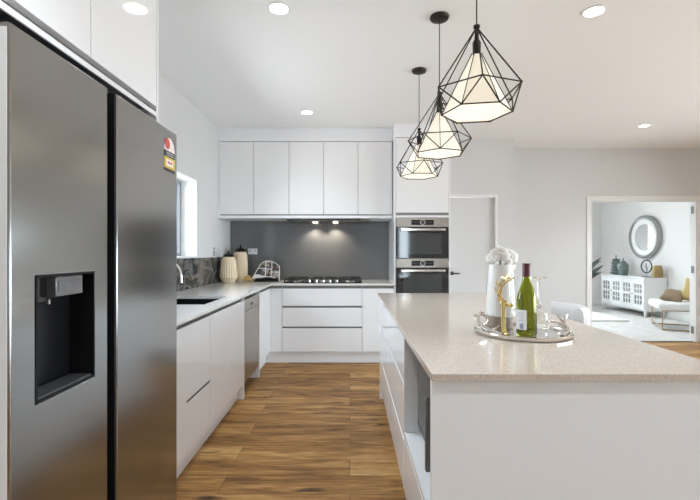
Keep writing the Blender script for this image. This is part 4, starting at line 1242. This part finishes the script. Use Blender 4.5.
# ------------------------------------------------------------------ living room
sbX, sbY0, sbY1, sbH = 5.72, 8.14, 9.57, 0.776
sb = thing('sideboard', 'white sideboard with four fretwork doors against the living room wall', 'sideboard', (5.94, 8.855, 0.004))
MB().box(sbX + 0.016, 6.150, sbY0 + 0.012, sbY1 - 0.012, 0.12, sbH - 0.024, b=0.002).build('body', M['sideboard'], sb)
MB().box(sbX - 0.012, 6.153, sbY0, sbY1, sbH - 0.024, sbH, b=0.004).build('top', M['sideboard'], sb)
for x in (sbX + 0.04, 6.11):
    for y in (sbY0 + 0.05, sbY1 - 0.05):
        MB().lathe([(0, 0.005), (0.018, 0.005), (0.028, 0.06), (0.030, 0.12), (0, 0.12)], (x, y, 0), seg=16).build('leg', M['sideboard'], sb)
dwid = (sbY1 - sbY0 - 0.06) / 4
for k in range(4):
    ya = sbY0 + 0.03 + k * dwid + 0.004; yb = ya + dwid - 0.008
    za, zb = 0.15, sbH - 0.04
    dd = MB().ring_slab('x', sbX - 0.004, sbX + 0.015, (ya, yb, za, zb), (ya + 0.045, yb - 0.045, za + 0.085, zb - 0.085), b=0.001).build('door', M['sideboard'], sb)
    MB().box(sbX + 0.009, sbX + 0.014, ya + 0.044, yb - 0.044, za + 0.084, zb - 0.084, b=0).build('backing', M['fret_back'], dd)
    ft = MB()
    cy = (ya + yb) / 2; hw = (yb - ya) / 2 - 0.045; zmid = (za + zb) / 2; hh = (zb - za) / 2 - 0.085
    ft.box(sbX - 0.002, sbX + 0.0085, ya + 0.045, yb - 0.045, zmid - 0.018, zmid + 0.018, b=0)
    for zs in (-1, 1):
        zc = zmid + zs * (hh / 2 + 0.006)
        for oy in (-0.62, 0.0, 0.62):
            pts = [(sbX + 0.003, cy + oy * hw + 0.40 * hw * math.cos(a), zc + 0.50 * hh * math.sin(a)) for a in [2 * PI * q / 20 for q in range(20)]]
            ft.tube(pts, 0.0075, seg=6, cyc=True)
        ft.box(sbX + 0.000, sbX + 0.0085, ya + 0.045, yb - 0.045, zc - 0.007, zc + 0.007, b=0)
    ft.build('fretwork', M['sideboard'], dd)
    ky = yb - 0.022 if k % 2 == 0 else ya + 0.022
    MB().ball((sbX - 0.016, ky, zmid), 0.012, seg=10).tube([(sbX - 0.016, ky, zmid), (sbX - 0.003, ky, zmid)], 0.005, seg=8).build('knob', M['bronze'], dd)

tj = thing('pagoda_jar', 'grey-green tiered pagoda jar at the far end of the white sideboard', 'jar', (5.93, 9.36, sbH))
MB().lathe([(0, 0.001), (0.085, 0.001), (0.10, 0.010), (0.125, 0.045), (0.128, 0.055), (0.095, 0.066), (0.090, 0.085), (0.112, 0.118), (0.114, 0.128), (0.086, 0.140), (0.082, 0.160), (0.104, 0.190), (0.106, 0.200), (0.080, 0.212), (0.076, 0.232), (0.098, 0.262), (0.10, 0.272), (0.07, 0.29), (0.06, 0.31), (0, 0.31)], (5.93, 9.36, sbH), seg=6, rot=0.3).build('body', M['celadon'], tj)
MB().lathe([(0, 0.3105), (0.062, 0.3105), (0.085, 0.325), (0.088, 0.335), (0.05, 0.355), (0.02, 0.365), (0, 0.366)], (5.93, 9.36, sbH), seg=6, rot=0.3).build('lid', M['celadon'], tj)
MB().lathe([(0, 0.3662), (0.012, 0.3662), (0.010, 0.40), (0.014, 0.42), (0.006, 0.44), (0, 0.442)], (5.93, 9.36, sbH), seg=12).build('finial', M['dark_grey'], tj)
gj = thing('ginger_jar', 'rounded grey-green lidded jar in front of the tiered pagoda jar', 'jar', (5.90, 9.07, sbH))
MB().lathe([(0, 0.001), (0.07, 0.001), (0.080, 0.01), (0.090, 0.06), (0.105, 0.16), (0.105, 0.22), (0.085, 0.26), (0.05, 0.275), (0, 0.275)], (5.90, 9.07, sbH), seg=32).build('body', M['celadon'], gj)
MB().lathe([(0, 0.2752), (0.056, 0.2752), (0.056, 0.295), (0.035, 0.312), (0, 0.315)], (5.90, 9.07, sbH), seg=32).build('lid', M['celadon'], gj)
MB().lathe([(0, 0.3152), (0.010, 0.3152), (0.008, 0.34), (0.013, 0.355), (0.005, 0.375), (0, 0.377)], (5.90, 9.07, sbH), seg=12).build('finial', M['dark_grey'], gj)

rs = thing('ring_sculpture', 'dark ring sculpture on a small base below the round mirror', 'sculpture', (5.93, 8.40, sbH))
MB().box(5.89, 5.97, 8.31, 8.49, sbH + 0.001, sbH + 0.016, b=0.002).build('base', M['dark_grey'], rs)
rg = MB()
rg.tube([(5.93, 8.40, sbH + 0.016), (5.93, 8.40, sbH + 0.10)], 0.007)
rg.build('post', M['aged_silver'], rs)
rg = MB()
rg.tube([(5.93 + 0.085 * math.cos(a) * 0.75, 8.40 - 0.085 * math.cos(a) * 0.7, sbH + 0.215 + 0.125 * math.sin(a)) for a in [2 * PI * k / 28 for k in range(28)]], 0.0125, seg=8, cyc=True)
rg.build('ring', M['dark_grey'], rs)
rg = MB()
rg.tube([(5.93, 8.40, sbH + 0.10), (5.935, 8.395, sbH + 0.17), (5.925, 8.405, sbH + 0.23), (5.93, 8.40, sbH + 0.28)], [0.007, 0.014, 0.012, 0.005])
rg.build('figure', M['aged_silver'], rs)

tag(MB().lathe([(0, 0.001), (0.080, 0.001), (0.090, 0.012), (0.094, 0.06), (0.090, 0.14), (0.078, 0.20), (0.066, 0.235), (0.060, 0.24), (0.054, 0.235), (0.06, 0.19), (0, 0.18)], (6.04, 8.25, sbH), seg=28).build('ochre_vase', M['brown_glaze']), 'squat ochre-brown vase at the near end of the white sideboard', 'vase')

mr = thing('round_mirror', 'round mirror in a wide distressed silver frame above the sideboard', 'mirror', (XR, 8.74, 1.59))
mc = (XR, 8.74, 1.59)
MB().lathe([(0.45, -0.002), (0.452, -0.05), (0.445, -0.075), (0.425, -0.085), (0.40, -0.078), (0.385, -0.070), (0.385, -0.002)], mc, seg=72, axis='x', closed=True).build('outer_rim', M['aged_silver'], mr)
MB().lathe([(0.384, -0.002), (0.384, -0.060), (0.35, -0.068), (0.30, -0.060), (0.275, -0.048), (0.270, -0.03), (0.27, -0.002)], mc, seg=72, axis='x', closed=True).build('inner_frame', M['sideboard'], mr)
MB().lathe([(0, -0.020), (0.269, -0.020), (0.269, -0.028), (0, -0.028)], mc, seg=72, axis='x').build('glass', M['mirror'], mr)
st_ = MB()
for k in range(56):
    a = 2 * PI * k / 56
    st_.ball((XR - 0.086, mc[1] + 0.415 * math.cos(a), mc[2] + 0.415 * math.sin(a)), 0.012, seg=8)
st_.build('beading', M['aged_silver'], mr)

# armchair, built facing -Y at the origin and then turned
ac = thing('armchair', 'white boucle armchair with thin bronze sled frame in the living room', 'armchair', (0, 0, 0))
fm = []
for sx_ in (-1, 1):
    fmb = MB()
    x = 0.33 * sx_
    fmb.tube([(x, -0.36, 0.33), (x, -0.36, 0.018), (x, 0.36, 0.018), (x, 0.36, 0.33), (x, -0.36, 0.33)], 0.011, seg=8)
    fmb.build('leg', M['bronze'], ac)
MB().tube([(-0.33, -0.36, 0.06), (0.33, -0.36, 0.06)], 0.009, seg=8).tube([(-0.33, 0.36, 0.06), (0.33, 0.36, 0.06)], 0.009, seg=8).build('stretcher', M['bronze'], ac)
MB().box(-0.37, 0.37, -0.42, 0.38, 0.325, 0.455, b=0.055, seg=5).build('seat', M['boucle'], ac)
bkk = MB().box(-0.37, 0.37, -0.075, 0.075, 0.0, 0.42, b=0.06, seg=5)
bkk.xf(Matrix.Translation((0, 0.30, 0.42)) @ Matrix.Rotation(math.radians(-14), 4, 'X'))
bkk.build('backrest', M['boucle'], ac)
ac.location = (5.54, 6.98, 0.004)
ac.rotation_euler = (0, 0, math.radians(-114))

def cushion(name, label, mat, loc, rot, w, h, d):
    m = MB()
    N = 12
    vv = []; ff = []
    for side in (1, -1):
        for i in range(N + 1):
            for j in range(N + 1):
                u = 2 * i / N - 1; v = 2 * j / N - 1
                puff = ((1 - u ** 4) * (1 - v ** 4)) ** 0.6
                pinch = 1 - 0.10 * (1 - abs(u * v)) * max(abs(u), abs(v))
                vv.append((u * w / 2 * pinch, side * d / 2 * puff, v * h / 2 * pinch))
    K = (N + 1) ** 2
    for s_ in (0, 1):
        for i in range(N):
            for j in range(N):
                a0 = s_ * K + i * (N + 1) + j
                f = (a0, a0 + 1, a0 + N + 2, a0 + N + 1)
                ff.append(f if s_ else f[::-1])
    m.raw(vv, ff)
    bmesh.ops.remove_doubles(m.bm, verts=m.bm.verts, dist=0.0006)
    m.bm.verts.ensure_lookup_table()
    o = m.build(name, mat, angle=70)
    o.location = loc; o.rotation_euler = rot
    return tag(o, label, 'cushion', 'cushions on the armchair')
cushion('cushion', 'brown cloth cushion lying at the front of the white armchair', M['cushion_brown'], (5.42, 7.04, 0.545), (math.radians(-52), math.radians(8), math.radians(-60)), 0.33, 0.27, 0.15)
cushion('cushion', 'shiny gold cushion standing behind the brown one on the armchair', M['cushion_gold'], (5.58, 6.82, 0.645), (math.radians(-16), math.radians(10), math.radians(-75)), 0.38, 0.38, 0.13)

tag(MB().box(3.5, 5.12, 7.70, 9.35, 0.0045, 0.030, b=0.008).build('area_rug', M['rug']), 'pale rug on the living room carpet in front of the sideboard', 'rug')

pp = thing('potted_plant', 'dark spiky-leaved plant beyond the living room opening edge', 'plant', (5.12, 9.35, 0.004))
MB().lathe([(0, 0.0), (0.13, 0.0), (0.17, 0.34), (0.175, 0.36), (0.155, 0.36), (0.15, 0.33), (0, 0.32)], (5.12, 9.35, 0.031), seg=32).build('pot', M['pot'], pp)
def blade(az, length, droop, base):
    m = MB(); vv = []; N = 8
    d = Vector((math.cos(az), math.sin(az), 0)); sd = Vector((-math.sin(az), math.cos(az), 0))
    for i in range(N + 1):
        t = i / N
        wv = 0.075 * math.sin(PI * (0.06 + 0.94 * t) ** 0.8)
        p = Vector(base) + d * (length * t * 0.75) + Vector((0, 0, length * (0.75 * t - droop * t * t)))
        ax = (sd * 0.55 + Vector((0, 0, 0.8)) * (1 if math.sin(az * 7) > -2 else 1)).normalized()
        vv += [p - ax * wv, p + sd * 0.008, p + ax * wv]
    m.raw(vv, [(3 * i + j, 3 * i + j + 1, 3 * i + j + 4, 3 * i + j + 3) for i in range(N) for j in range(2)])
    return m
random.seed(9)
lvs = [(0.05, 0.66, 0.05, 0.70), (-0.35, 0.62, 0.12, 0.60), (0.35, 0.60, 0.25, 0.50), (-0.7, 0.55, 0.12, 0.75)]
for k in range(10):
    lvs.append((0.9 + k * 0.5, 0.5 + 0.15 * random.random(), 0.1 + 0.3 * random.random(), 0.5 + 0.4 * random.random()))
tk = MB().tube([(5.12, 9.35, 0.345), (5.125, 9.35, 0.70), (5.12, 9.345, 0.98)], [0.018, 0.015, 0.010])
tk.build('stem', M['taupe'], pp)
for az, ln, dp_, zb in lvs:
    blade(az, ln, dp_, (5.12, 9.35, zb)).build('leaf', M['leaf'], pp)
